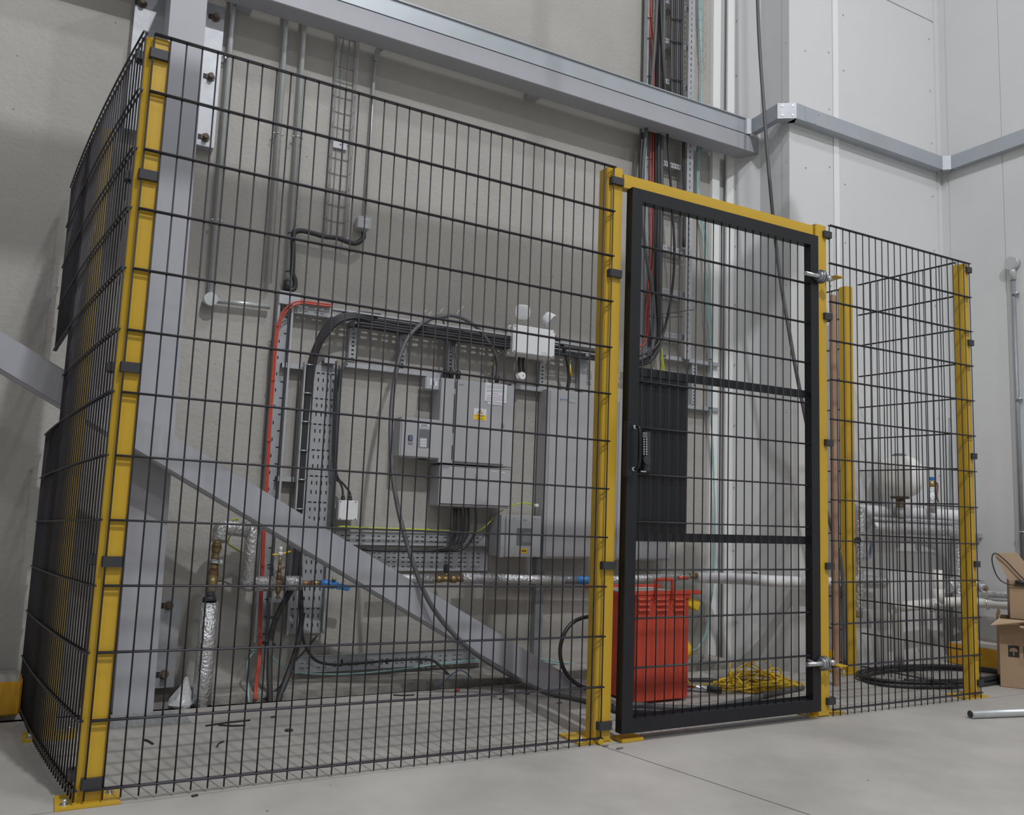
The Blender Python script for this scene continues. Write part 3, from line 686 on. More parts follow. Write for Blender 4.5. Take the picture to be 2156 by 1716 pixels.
# thick cables sweeping down the left of the wide tray
for i in range(4):
    o_ = i * 3.4; yy = 1.366 - .006 * (i % 2)
    P = [(800 - i * 6, 668 + (i - 1) * 4, 1.37), (750, 659 + o_, 1.362), (712 + o_ * .3, 667 + o_, 1.362), (684 + o_ * .7, 690 + o_, 1.37), (665 + o_ * .9, 726, 1.38), (650 + o_, 775, 1.405), (641 + o_ * .8, 880, 1.41), (633 + o_ * .8, 980, 1.41), (626 + o_ * .8, 1090, 1.41)]
    P += [(622 + o_, 1180, 1.40), (612 + o_ * 1.6, 1235, 1.38), (585 + o_, 1290, 1.37), (570 + o_, 1335, 1.33), (566 + o_ * .9, 1400, 1.26), (567 + o_ * .8, 1470, 1.20), (567 + o_ * .8, 1500, 1.18)] if i < 2 else [(628 + o_ * .4, 1200, 1.42), (632 + o_ * .3, 1290, 1.41), (620 + o_, 1350, 1.36), (598 + o_, 1420, 1.25), (582 + o_ * .7, 1470, 1.20), (577 + o_ * .7, 1500, 1.18)]
    cable('power_cable', ('outermost thick black cable of the four bending down left of the wide tray', 'second thick black cable from outside bending down left of the wide tray', 'third thick black cable from outside bending down left of the wide tray', 'innermost thick black cable of the four bending down left of the wide tray')[i], 'cable', [at(x, y, d) for x, y, d in P], .0105, 'black_cable', 6, 8, 'thick black cables beside the wide tray')
for n_, q in (('black cable tie clamping the cable bundle above the gap', (571, 1300)), ('lower black cable tie on the cable bundle near the floor', (566, 1355))):
    c = at(*q, 1.355); tag(MB().ring(c, (.15, 0, 1), .03, .004, 20, 6).out('cable_tie', 'black_plastic'), n_, 'cable tie')
# red fire cable
rp = [(536, 1474, 1.20), (538, 1440, 1.26), (545, 1380, 1.38), (546, 1300, 1.43), (551, 1200, 1.43), (555, 1100, 1.43), (561, 1000, 1.43), (566, 900, 1.43), (573, 800, 1.43), (579, 720, 1.42), (585, 684, 1.42), (597, 655, 1.415), (615, 639, 1.41), (636, 634, 1.41), (660, 637, 1.41), (696, 641, 1.41)]
for k in range(2):
    cable('fire_cable', ('left strand of the red fire alarm cable pair bending along the narrow left tray', 'right strand of the red fire alarm cable pair bending along the narrow left tray')[k], 'cable', [at(x + k * 3.6, y + k * 4.5 * (x > 590), d) for x, y, d in rp], .0048, 'red_cable', 6, 8, 'red cables on the left tray')
for k, q in enumerate(((579, 686, 1.42), (571, 800, 1.43), (563, 928, 1.43), (552, 1190, 1.43), (544, 1338, 1.41))):
    c = at(q[0] + 3, q[1], q[2]); tag(MB().ring(c, (.08, 0, 1), .0115, .0022, 16, 6).out('cable_tie', 'red_cable'), 'red cable ties around the pair of red cables', 'cable tie', 'red cable ties')
# lower horizontal trays
def ptray(label, tl, brp, kind, y=1.465, bolts=()):
    a, b = at(*tl, y), at(*brp, y); return htray('cable_tray', label, a.x, b.x, b.z, a.z, kind, y, .012, bolts=bolts)
ptray('upper perforated strip tray under the yellow-green earth cable', (706, 1118), (1024, 1150), 'bars', 1.489)
ptray('lower wide perforated tray just above the silver foil pipe', (740, 1158), (1026, 1201), 'bars', 1.488, bolts=((1003, 1190),))
lt = at(622, 1381, 1.46); lt2 = at(985, 1398, 1.46)
htray('cable_tray', 'low horizontal perforated tray close to the floor behind the brace', lt.x, at(1015, 1380, 1.46).x, lt2.z + .005, lt.z - .005, 'bars', 1.47, .012)
lc = [(640, 1290, 1.42), (636, 1330, 1.42), (644, 1362, 1.42), (665, 1390, 1.42), (700, 1399, 1.42), (760, 1396, 1.425), (820, 1391, 1.425), (880, 1388, 1.425), (912, 1391, 1.42), (935, 1410, 1.38), (955, 1435, 1.30), (970, 1446, 1.25)]
cable('control_cable', 'thin black cable clipped along the low tray and drooping at its right end', 'cable', [at(*q) for q in lc], .007, 'black_cable')
for px in (720, 814, 887): tag(MB().ring(at(px, 1393, 1.425), (1, 0, 0), .011, .003, 14, 6).out('cable_tie', 'black_plastic'), 'black cable ties along the low horizontal tray', 'cable tie', 'ties on the low tray')
cable('data_cable', 'turquoise cable drooping below the low horizontal tray', 'cable', [at(*q) for q in ((535, 1372, 1.40), (523, 1390, 1.38), (521, 1420, 1.3), (524, 1480, 1.2))], .0045, 'teal_cable')
cable('data_cable', 'long turquoise cable sagging along the foot of the concrete wall', 'cable', [at(*q) for q in ((528, 1368, 1.42), (560, 1370, 1.42), (590, 1400, 1.40), (630, 1416, 1.39), (700, 1420, 1.39), (780, 1416, 1.39), (860, 1407, 1.40), (940, 1396, 1.42), (1010, 1390, 1.44))], .0042, 'teal_cable')
for k in range(2): cable('data_cable', ('upper', 'lower')[k] + ' turquoise cable of the pair at wall foot left of the latch gate post', 'cable', [at(x, y + 5 * k, 1.42) for x, y in ((1137, 1387), (1165, 1392), (1200, 1397), (1245, 1399))], .004, 'teal_cable', group='turquoise pair by the latch post')
cable('blue_wire', 'thin blue wire arching up from the floor gap below the brace', 'wire', [at(*q) for q in ((921, 1446, 1.22), (940, 1430, 1.22), (960, 1414, 1.22), (975, 1413, 1.22), (990, 1425, 1.22), (999, 1443, 1.22))], .003, 'blue_cable')
cable('thin_cable', 'thin black cable crossing behind the thick cables near the floor', 'cable', [at(*q) for q in ((668, 1338, 1.41), (640, 1372, 1.4), (615, 1398, 1.38), (600, 1425, 1.3), (590, 1445, 1.25), (555, 1472, 1.2))], .005, 'black_cable')
# ================================================================ CABINETS
CY = 1.355
cm = wbox('distribution_cabinet', 'tall grey distribution cabinet in the middle with danger sticker and notices', 'cabinet', (930, 795), (1077.5, 984), CY, .12, 'cabinet_grey', .003)
xs_ = at(955, 880, CY).x
# warped quad is seen level: door stands proud of the body
MB().box(xs_ + .003, CY - .010, cm['z0'] + .012, at(1061, 900, CY).x, CY, cm['z1'] - .012, .002).out('door', 'cabinet_grey', cm)
for a, b in ((797, 818), (830, 912), (938, 968)):
    MB().box(xs_ - .003, CY - .0015, at(955, b, CY).z, xs_ + .002, CY, at(955, a, CY).z).out('seam', 'seam', cm)
pn = MB().box(*(lambda a, b: (a.x, CY - .0125, b.z, b.x, CY - .0102, a.z))(at(1022, 805, CY - .012), at(1066, 849, CY - .012))).out('notice', 'paper', cm)
MB().box(*(lambda a, b: (a.x, CY - .0124, b.z, b.x, CY - .0102, a.z))(at(1027, 846, CY - .012), at(1059, 854.5, CY - .012))).out('notice', 'paper', cm)
YN = CY - .0127
for k, py in enumerate((808.5, 812.5, 815, 817.5, 822, 824.5, 829, 833.5, 837, 840, 843)):
    marks(pn, (1035 if k == 0 else 1036 if k == 6 else 1025, py - .9), (1054 if k == 0 else 1050 if k == 6 else 1063, py + .9), YN, .0032, 'print_red' if k in (0, 6) else 'print_grey')
marks(pn, (1030, 849.5), (1057, 851.5), YN, .0032)
# danger sticker
YS = CY - .0112
sk = lab(cm, (998, 859), (1023.5, 886), YS + .001, 'paper', 'danger_sticker')
a, b = at(998.3, 872, YS), at(1023.3, 885.5, YS); MB().box(a.x, YS - .0005, b.z, b.x, YS, a.z).out('yellow_field', 'sign_yellow', sk)
c = at(1010.7, 866.6, YS); hh_ = .0165
MB().prism([(c.x - .0175, YS - .0004, c.z - .012), (c.x + .0175, YS - .0004, c.z - .012), (c.x, YS - .0004, c.z + .018)], (0, .0004, 0)).out('triangle_border', 'sign_black', sk)
MB().prism([(c.x - .0135, YS - .0007, c.z - .010), (c.x + .0135, YS - .0007, c.z - .010), (c.x, YS - .0007, c.z + .0135)], (0, .0003, 0)).out('triangle_field', 'sign_yellow', sk)
MB().prism([(c.x + .002, YS - .0009, c.z + .009), (c.x - .004, YS - .0009, c.z + .000), (c.x - .0005, YS - .0009, c.z), (c.x - .002, YS - .0009, c.z - .008), (c.x + .0045, YS - .0009, c.z + .002), (c.x + .001, YS - .0009, c.z + .002)], (0, .0002, 0)).out('lightning_flash', 'sign_black', sk)
c = at(1010.7, 875.6, YS); text(sk, 'lettering', 'DANGER', (c.x, YS - .0009, c.z), .0085, 'sign_black', sk, sx=.93)
c = at(1010.7, 881.8, YS); text(sk, 'lettering', '400 Volts', (c.x, YS - .0009, c.z), .0075, 'sign_black', sk, sx=.9)
def handle(p, px, py, y, h=.03):
    c = at(px, py, y); k = MB().box(c.x - .008, y - .004, c.z - h / 2, c.x + .008, y, c.z + h / 2, .003).out('door_handle', 'galv', p)
    MB().box(c.x - .003, y - .010, c.z - h * .45, c.x + .004, y - .004, c.z + h * .2, .002).out('lever', 'galv_dark', k)
handle(cm, 1058, 895, CY - .010)
def logo(p, px, py, y, h, px2=None, full=True):
    c = at(px, py, y); text(p, 'logo_lettering', 'EATON', (c.x, y - .0006, c.z), h, 'logo_blue', p, align='LEFT', sx=1.25)
a, b = at(966, 811, CY - .0105), at(984, 813, CY - .0105); MB().box(a.x, CY - .0108, b.z, b.x, CY - .0100, a.z).out('logo_strip', 'paper', cm)
logo(cm, 967, 809.2, CY - .0112, .005)
cl = wbox('distribution_cabinet', 'wide low grey cabinet directly beneath the tall one with the danger sticker', 'cabinet', (927, 978), (1074, 1071), CY - .005, .135, 'cabinet_grey', .006)
yl_ = CY - .005
MB().box(cl['x0'] + .006, yl_ - .006, cl['z0'] + .012, cl['x1'] - .006, yl_, cl['z1'] - .004, .003).out('door', 'cabinet_grey', cl)
handle(cl, 1003.5, 1003, yl_ - .006)
lab(cl, (931, 981), (949, 986.5), yl_ - .006, 'cabinet_light', 'logo_strip'); logo(cl, 933, 983.4, yl_ - .0072, .006)
lab(cl, (1035, 992.5), (1049, 994.5), yl_ - .006, 'paper'); lab(cl, (1056, 994), (1063, 996), yl_ - .006, 'paper')
cb = wbox('breaker_box', 'smaller grey breaker box with a window, left of the middle cabinet', 'cabinet', (845, 877), (926.3, 967), CY - .02, .115, 'cabinet_grey', .007)
yb_ = CY - .02
wn = lab(cb, (883, 903), (905, 943), yb_, 'window_grey', 'window', .002)
lab(wn, (884, 922), (898, 942.5), yb_ - .002, 'cabinet_light', 'breaker_row', .001)
for r in range(3):
    for c_i in range(3): lab(wn, (885.5 + c_i * 4.2, 924 + r * 6), (888 + c_i * 4.2, 928 + r * 6), yb_ - .003, 'paper', 'breaker', .001)
lab(cb, (884, 892.5), (903, 897.5), yb_, 'paper'); marks(cb, (887, 894.6), (900, 895.4), yb_ - .001, .005, 'sign_black')
c = at(864, 921, yb_); lk = MB().box(c.x - .013, yb_ - .006, c.z - .018, c.x + .013, yb_, c.z + .012, .0055).out('door_lock', 'lock_blue', cb)
c = at(864, 930, yb_); MB().box(c.x - .013, yb_ - .003, c.z - .014, c.x + .013, yb_, c.z + .008, .0028).out('lock_recess', 'galv_dark', cb)
logo(cb, 857, 884.5, yb_, .006)
c = at(888, 969, yb_ + .05); MB().box(c.x - .02, yb_ + .03, cb['z0'] - .006, c.x + .02, yb_ + .06, cb['z0'] + .001).out('cable_entry', 'seam', cb)
j2 = wbox('junction_box', 'small grey box with a white label on the steel rail above the breaker box', 'box', (897, 792), (928, 822.5), 1.39, .06, 'cabinet_light', .005)
lab(j2, (905.5, 797), (914, 812), 1.39, 'paper'); lab(j2, (913, 802), (921, 813.5), 1.39, 'paper')
ct = wbox('distribution_cabinet', 'tallest grey cabinet standing left of the yellow latch gate post', 'cabinet', (1155, 818), (1262, 1176.5), 1.37, .11, 'cabinet_grey', .003)
MB().box(ct['x0'] + .012, 1.364, ct['z0'] + .01, ct['x1'] - .01, 1.37, ct['z1'] - .01, .002).out('door', 'cabinet_grey', ct)
for pa, pb_ in (((1149, 845), (1153.5, 872)), ((1137.5, 1122), (1141, 1158))):
    a, b = at(*pa, 1.376), at(*pb_, 1.376); MB().box(ct['x0'] - .006, 1.376, b.z, ct['x0'], 1.392, a.z, .002).out('side_catch', 'galv', ct)
lab(ct, (1178, 838), (1211, 847), 1.364, 'cabinet_light', 'logo_strip'); logo(ct, 1179.5, 840.6, 1.3625, .0105)
lab(ct, (1194, 846), (1211, 848.5), 1.3625, 'print_grey', 'logo_underline', .0004)
cr = wbox('distribution_cabinet', 'grey cabinet behind the black lock plate of the gate, right of the tallest one', 'cabinet', (1300, 842), (1411, 1180), 1.37, .11, 'cabinet_grey', .003)
MB().box(cr['x0'] + .012, 1.364, cr['z0'] + .01, cr['x1'] - .01, 1.37, cr['z1'] - .01, .002).out('door', 'cabinet_grey', cr)
MB().box(cr['x0'] + .13, 1.36, cr['z0'], cr['x0'] + .17, 1.37, cr['z0'] + .17, .002).out('door_edge', 'cabinet_light', cr)
cg = wbox('control_box', 'small grey control box with a dark window and yellow tag, below the cabinets', 'cabinet', (1054, 1084), (1136, 1173), 1.34, .13, 'cabinet_grey', .003)
MB().box(cg['x0'] + .035, 1.333, cg['z0'], cg['x1'], 1.34, cg['z1'], .002).out('cover', 'cabinet_light', cg)
MB().box(cg['x0'] - .002, 1.325, cg['z0'] - .002, cg['x0'] + .022, 1.34, cg['z1'] + .002, .002).out('side_flange', 'cabinet_light', cg)
wn = lab(cg, (1088.5, 1112), (1118, 1148.5), 1.333, 'window_grey', 'window', .002)
lab(wn, (1100, 1121), (1117, 1142), 1.331, 'galv_dark', 'window_module', .001)
lab(cg, (1095, 1093.5), (1114, 1097), 1.333, 'paper'); lab(cg, (1099, 1097), (1111, 1101), 1.333, 'paper')
yt = lab(cg, (1097, 1155), (1110, 1164.5), 1.333, 'sign_yellow', 'yellow_tag'); marks(yt, (1099, 1159.8), (1108, 1160), 1.3315, .009, 'sign_black', (.004, .006)); marks(cg, (1097, 1094.6), (1112, 1095.6), 1.3318, .004, 'sign_black'); marks(cg, (1101, 1098.6), (1109, 1099.2), 1.3318, .004, 'sign_black')
for q in ((1083, 1091), (1127, 1092), (1081, 1168), (1125, 1169)): c = at(*q, 1.333); MB().cyl(c, c + Vector((0, -.003, 0)), .004, 8).out('screw', 'zinc', cg)
wj = wbox('junction_box', 'small white junction box right of the wide perforated tray', 'box', (714, 1053), (752, 1096), 1.41, .055, 'white_plastic', .003)
MB().box(wj['x0'] + .001, 1.404, wj['z0'] + .001, wj['x1'] - .001, 1.411, wj['z1'] - .001, .003).out('lid', 'white_plastic', wj)
for q in ((717, 1056), (749, 1057), (716, 1092), (748, 1093)): c = at(*q, 1.404); MB().cyl(c, c + Vector((0, -.001, 0)), .0035, 8).out('screw', 'seam', wj)
for px in (722, 737):
    c = at(px, 1050, 1.43); gl = MB().cyl((c.x, 1.43, wj['z1']), (c.x, 1.43, wj['z1'] + .014), .0115, 8).out('cable_gland', 'black_plastic', wj)
    MB().lathe((c.x, 1.43, wj['z1'] + .014), (0, 0, 1), [(0, .009), (.008, .009), (.014, .005)], 12).out('gland_cap', 'black_plastic', gl)
cable('control_cable', 'left thin black cable dropping from the wide tray into the white junction box', 'cable', [at(*q) for q in ((708, 760, 1.42), (705, 850, 1.43), (702, 950, 1.43), (706, 1003, 1.43), (716, 1016, 1.43), (721, 1030, 1.43), (722, 1046, 1.43))], .0055, 'black_cable')
cable('control_cable', 'right thin black cable dropping from the wide tray into the white junction box', 'cable', [at(*q) for q in ((715, 770, 1.42), (711, 850, 1.43), (708, 960, 1.43), (710, 1002, 1.43), (724, 1020, 1.43), (736, 1036, 1.43), (737, 1047, 1.43))], .0055, 'black_cable')
cable('control_cable', 'dark cable strapped to the right flange of the wide perforated tray', 'cable', [at(*q) for q in ((730, 764, 1.42), (722, 775, 1.42), (714, 800, 1.43), (712, 850, 1.43), (709, 930, 1.43), (703, 1040, 1.43), (699, 1110, 1.43))], .009, 'grey_cable')
# earth cables
cable('earth_cable', 'thick yellow-green earth cable lying along the top of the lower tray', 'cable', [at(*q) for q in ((708, 1113, 1.43), (722, 1109, 1.43), (760, 1112, 1.43), (830, 1114, 1.43), (905, 1116, 1.43))], .0062, 'earth_cable')
cable('earth_cable', 'thin yellow-green earth wire rising from the tray towards the low cabinet', 'cable', [at(*q) for q in ((900, 1116, 1.43), (960, 1118, 1.43), (1000, 1119, 1.42), (1020, 1110, 1.42), (1035, 1095, 1.42), (1050, 1080, 1.42), (1060, 1073, 1.42))], .0032, 'earth_cable')
ew = cable('earth_cable', 'short yellow-green earth wire with a white end above the control box', 'cable', [at(*q) for q in ((1072, 1068, 1.44), (1090, 1061, 1.42), (1110, 1060, 1.41), (1128, 1064, 1.41))], .0038, 'earth_cable')
c = at(1129, 1064, 1.41); MB().box(c.x - .010, 1.40, c.z - .009, c.x + .012, 1.42, c.z + .009, .002).out('white_end', 'white_plastic', ew)
# cables from the low cabinet into the tray
for i, (px, ex) in enumerate(((956, 905), (962, 930), (970, 935), (978, 940), (986, 800), (1001, 860))):
    P = [(px, 1070, 1.40), (px + 1, 1100, 1.40), (px - 2 - i * .5, 1130, 1.405), (px - 14 - i * 2.5, 1150 + i, 1.405), (px - 40 - 3 * i, 1157 + i * .6, 1.41), (min(ex, px - 60), 1157 + i * .5, 1.43)]
    if i > 3: P += [(740, 1147 + i * 1.5, 1.44)]
    k = cable('power_cable', ('first from the left', 'second from the left', 'third from the left', 'fourth from the left', 'second from the right', 'rightmost')[i] + ' black cable dropping from the low cabinet into the tray', 'cable', [at(*q) for q in P], .0075, 'black_cable', 6, 8, 'cables under the low cabinet')
# cables entering the tall cabinets from above
def gland(px, py, y, parent, r=.014):
    c = at(px, py, y); MB().lathe((c.x, y, c.z), (0, 0, 1), [(0, r), (.018, r), (.02, r * 1.25), (.035, r * 1.25), (.05, r * .6)], 14).out('cable_gland', 'black_plastic', parent)
for px in (937, 950, 964, 1046): gland(px, 795 + (px - 937) * .1, 1.42, cm)
for i, P in enumerate((((930, 668), (937, 690), (941, 720), (938, 755), (937, 785)), ((955, 700), (950, 720), (952, 755), (950, 788)), ((975, 694), (962, 712), (957, 735), (963, 765), (964, 790)), ((965, 698), (955, 720), (955, 745), (960, 790)))):
    cable('supply_cable', 'thin dark cables running down from the tray into the middle cabinet', 'cable', [at(x, y, 1.40) for x, y in P], .0048, 'grey_cable', 6, 8, 'cables into the top of the middle cabinet')
cable('supply_cable', 'thick grey cable arching right from the tray top down to the middle cabinet', 'cable', [at(*q) for q in ((925, 666, 1.36), (950, 664, 1.355), (978, 672, 1.355), (1005, 690, 1.36), (1025, 715, 1.37), (1042, 745, 1.39), (1048, 772, 1.41), (1046, 797, 1.42))], .0105, 'grey_cable', 8, 10)
cable('supply_cable', 'short grey cable meeting the thick arched cable above the middle cabinet', 'cable', [at(*q) for q in ((1068, 728, 1.38), (1056, 742, 1.39), (1045, 752, 1.40))], .008, 'grey_cable')
yg = cable('supply_cable', 'black armoured cable with a yellow tag right of the emergency light', 'cable', [at(*q) for q in ((1160, 706, 1.40), (1172, 715, 1.38), (1186, 732, 1.38), (1193, 752, 1.38), (1197, 775, 1.385), (1198, 800, 1.40), (1194, 822, 1.42))], .0115, 'black_cable', 8, 10)
MB().tube([at(1198.5, 764, 1.365), at(1203, 792, 1.37)], .0058, 8).out('yellow_tag', 'sign_yellow', yg)
k = cable('supply_cable', 'short black cable with a yellow mark left of the tall middle gland', 'cable', [at(*q) for q in ((1040, 745, 1.38), (1038, 765, 1.39), (1037, 797, 1.42))], .0062, 'black_cable')
MB().tube([at(1037.5, 763, 1.378), at(1037, 770, 1.378)], .0045, 8).out('yellow_tag', 'sign_yellow', k)
# long grey cable that hangs over the tray and runs down to the floor in front of the brace
lp = [(940, 666, 1.36), (910, 670, 1.35), (880, 688, 1.33), (855, 718, 1.30), (838, 765, 1.27), (828, 820, 1.24), (823, 880, 1.20), (823, 940, 1.15), (827, 1000, 1.10), (836, 1060, 1.05), (850, 1120, 1.0), (868, 1180, .955), (888, 1235, .92), (915, 1285, .90), (955, 1335, .89), (1000, 1375, .885), (1050, 1408, .88), (1095, 1432, .87)]
P = [at(*q) for q in lp]; P += [atz(1140, 1455, .03), atz(1180, 1465, .012), atz(1240, 1478, .012), atz(1290, 1494, .012), atz(1330, 1505, .012)]
cable('hanging_cable', 'long thick grey cable hanging from the tray and sweeping down past the brace', 'cable', P, .0115, 'grey_cable', 8, 10)
lp = [(1290, 1293, .98), (1240, 1298, .98), (1210, 1308, .97), (1190, 1330, .96), (1180, 1362, .95), (1182, 1395, .93), (1195, 1422, .92), (1215, 1440, .90)]
P = [at(*q) for q in lp] + [atz(1240, 1450, .014), atz(1290, 1455, .014)]
cable('hose', 'black hose curving out from behind the latch gate post down to the floor', 'hose', P, .0105, 'black_cable', 8, 10)
# ================================================================ EMERGENCY LIGHT
ey = 1.33
el = wbox('emergency_light', 'white twin-head emergency light above the cabinets', 'light', (1082, 682), (1168, 754), ey, .07, 'white_plastic', .006)
MB().box(el['x0'] - .004, ey + .05, el['z0'] - .006, el['x1'] + .004, ey + .11, el['z1'] + .004, .004).out('back_box', 'white_plastic', el)
for x in (el['x0'] + .010, el['x1'] - .010):
    for z in (el['z0'] + .010, el['z1'] - .010): MB().cyl((x, ey, z), (x, ey - .002, z), .0035, 8).out('screw', 'seam', el)
for k, py in enumerate((742.5, 745.5, 748.5)):
    marks(el, (1140, py), (1150 + 3 * k, py + .8), ey, .0032)
def head(px, py, d, up):
    c = at(px, py, ey + .02); d = Vector(d).normalized(); h = thing  # lamp head with a rounded square reflector
    u = Vector(up).normalized(); s_ = d.cross(u).normalized(); u = s_.cross(d).normalized()
    def ring_(r, off, k=24):
        o = []
        for i in range(k):
            t = 2 * math.pi * i / k; ca, sa = math.cos(t), math.sin(t); q = (abs(ca) ** 3.2 + abs(sa) ** 3.2) ** (-1 / 3.2)
            o.append(c + d * off + (s_ * ca + u * sa) * r * q)
        return o
    m = MB(); prev = None
    for r, off in ((.014, -.040), (.028, -.037), (.037, -.022), (.0425, .010), (.044, .012), (.044, .019), (.040, .019)):
        vs = [m.b.verts.new(p) for p in ring_(r, off)]
        if prev is None: m.b.faces.new(vs[::-1])
        else:
            for i in range(24):
                f = m.b.faces.new((prev[i], prev[(i + 1) % 24], vs[(i + 1) % 24], vs[i])); f.smooth = True
        prev = vs
    m.b.faces.new(prev)
    hd = m.out('lamp_head', 'white_plastic', el)
    m = MB(); vs = [m.b.verts.new(p) for p in ring_(.040, .0192)]; v2 = [m.b.verts.new(p) for p in ring_(.022, .023)]
    for i in range(24): f = m.b.faces.new((vs[i], vs[(i + 1) % 24], v2[(i + 1) % 24], v2[i])); f.smooth = True
    m.b.faces.new(v2); m.out('lens', 'lens', hd)
    m = MB(); m.cyl(c - u * .034 - d * .005, c - u * .062 - d * .0, .0065, 10); m.out('swivel', 'zinc', hd)
    return hd
head(1099.5, 658, (-.35, -1, -.12), (0, 0, 1)); head(1157, 673, (.62, -.5, -.62), (.4, -.3, 1))
k1 = MB()
for dx in (0, 8): P = [at(x + dx, y, 1.42) for x, y in ((1094, 752), (1093, 765), (1095, 790))]; k1.tube(P, .0085, 8)
k1.out('black_lead', 'black_cable', el)
cable('white_conduit', 'thin white conduit hanging from the emergency light to the round box', 'conduit', [at(*q) for q in ((1088, 752, 1.39), (1085, 765, 1.39), (1085, 785, 1.39), (1090, 798, 1.395))], .0045, 'white_plastic')
c = at(1100, 791, 1.38); rb = thing('round_junction_box', 'round white junction box under the emergency light', 'box', c)
MB().cyl(c, c + Vector((0, .05, 0)), .0225, 24).out('body', 'vessel', rb); MB().cyl(c + Vector((0, -.002, 0)), c, .021, 24).out('lid', 'vessel', rb); MB().cyl(c + Vector((.004, -.004, 0)), c + Vector((.004, -.002, 0)), .003, 8).out('screw', 'seam', rb)
for q in ((890, 668), (900, 672), (925, 665), (960, 668), (968, 660)):
    c = at(q[0], q[1], 1.37); tag(MB().tube([c, c + Vector((.006, -.004, .028)), c + Vector((.02, -.006, .045))], .0012, 5).out('tie_tail', 'white_plastic'), 'clear cable tie tails sticking up from the horizontal tray', 'cable tie', 'tie tails on the tray')
# ================================================================ PIPEWORK AT THE LEFT
PY = 1.40
pw = thing('insulated_pipe', 'silver foil wrapped pipe rising from the floor with a brass valve, beside the column', 'pipe', atz(440, 1489, 0))
fb, ft = atz(440, 1489, 0), at(441, 1268, 1.17)
fb = Vector((ft.x, 1.17, 0)); 
MB().tube([fb, fb.lerp(ft, .3), fb.lerp(ft, .6), ft], [.042, .040, .0385, .0395], 18).out('foil_sleeve', 'foil', pw)
def yy(py): return 1.17 + (1268 - py) / 170 * .12
def seg(pa, pb, r0, m, nm, r1=None, par=pw, y=None, n=14):
    a, b = at(*pa, y or yy(pa[1])), at(*pb, y or yy(pb[1])); return MB().cyl(a, b, r0, n, r1).out(nm, m, par)
seg((441, 1268), (441, 1258), .030, 'black_plastic', 'black_collar'); seg((442, 1258), (443, 1249), .022, 'black_plastic', 'black_collar', .02)
seg((443, 1250), (446, 1236), .019, 'rust', 'steel_socket')
seg((446, 1236), (449, 1213), .022, 'brass', 'valve_body', .024); seg((449, 1213), (450, 1200), .024, 'copper', 'valve_body', .022)
seg((450, 1200), (451, 1190), .021, 'brass', 'union_nut', n=6); seg((451, 1189), (452, 1180), .025, 'chrome', 'pipe_clamp')
c = at(463, 1182, yy(1182)); MB().box(c.x - .006, c.y - .006, c.z - .010, c.x + .012, c.y + .006, c.z + .008, .002).out('clamp_bolt', 'chrome', pw)
seg((452, 1180), (454, 1164), .018, 'brass', 'brass_pipe'); seg((454, 1164), (456, 1152), .018, 'brass', 'reducer', .024); seg((456, 1152), (457, 1138), .024, 'brass', 'socket', .016)
a = at(452, 1222, yy(1222)); MB().tube([a, a + Vector((.03, -.02, .0)), a + Vector((.075, -.03, -.02))], [.008, .009, .006], 8, flat=.6).out('valve_handle', 'rust', pw)
P = [at(459, 1140, 1.29), at(462, 1122, 1.30)]
pw2 = thing('insulated_pipe', 'silver foil pipe elbow crossing over and dropping behind the brace, next to the valve', 'pipe', at(465, 1120, 1.3))
MB().tube(spline([at(461, 1140, 1.29), at(463, 1125, 1.30), at(466, 1113, 1.31), at(485, 1110, 1.32), at(508, 1113, 1.34)]), .036, 16).out('foil_sleeve', 'foil', pw2)
MB().tube([at(480, 1111, 1.32), at(520, 1116, 1.35)], .036, 16).out('foil_sleeve', 'foil', pw2)
MB().tube(spline([at(512, 1112, 1.35), at(526, 1118, 1.36), at(530, 1135, 1.36), at(527, 1180, 1.36), at(522, 1218, 1.36), at(520, 1228, 1.36), at(530, 1231, 1.36)]), .036, 18).out('foil_sleeve', 'foil', pw2)
for pa, pb_ in (((526, 1229), (577, 1229)), ((594, 1228), (633, 1228))):
    MB().tube([at(*pa, 1.36), at(*pb_, 1.36)], .0365, 18).out('foil_sleeve', 'foil', pw2)
cable('earth_cable', 'yellow-green wire hanging from the foil elbow over the valve', 'cable', [at(*q) for q in ((482, 1097, 1.33), (492, 1094, 1.31), (500, 1098, 1.36), (480, 1140, 1.38), (490, 1152, 1.40), (510, 1164, 1.42))], .004, 'earth_cable')
cable('earth_cable', 'short yellow wire behind the copper tee, left of the brace', 'cable', [at(*q) for q in ((572, 1168, 1.43), (590, 1167, 1.42), (612, 1161, 1.43))], .0045, 'sign_yellow')
tee = thing('pipe_tee', 'copper tee with a white cap rising from the foil pipe', 'pipe fitting', at(586, 1228, 1.36))
for pa, pb_, r, m_, nm in (((577, 1229), (594, 1228), .021, 'copper', 'tee_body'), ((586, 1226), (588, 1205), .013, 'copper', 'riser'), ((588, 1205), (589, 1190), .009, 'copper', 'riser'), ((589, 1190), (590, 1170), .0075, 'brass', 'riser'), ((590, 1171), (591, 1162), .011, 'white_plastic', 'white_cap'), ((591, 1162), (591.5, 1151), .008, 'white_plastic', 'white_cap'), ((586, 1229), (585, 1248), .014, 'brass', 'drain_cock'), ((585, 1248), (585, 1260), .008, 'brass', 'drain_cock')):
    MB().cyl(at(*pa, 1.345), at(*pb_, 1.345), r, 12).out(nm, m_, tee)
bv = thing('ball_valve', 'brass ball valve with a blue body and handle, left of the brace', 'valve', at(680, 1230, 1.36))
MB().cyl(at(633, 1228, 1.36), at(655, 1229, 1.36), .014, 12).out('brass_pipe', 'copper', bv); MB().cyl(at(655, 1228, 1.36), at(676, 1229, 1.36), .017, 6).out('union_nut', 'brass', bv)
MB().tube([at(674, 1229, 1.355), at(686, 1229, 1.355), at(704, 1231, 1.355), at(712, 1232, 1.355)], [.018, .021, .021, .012], 14).out('valve_body', 'blue_paint', bv)
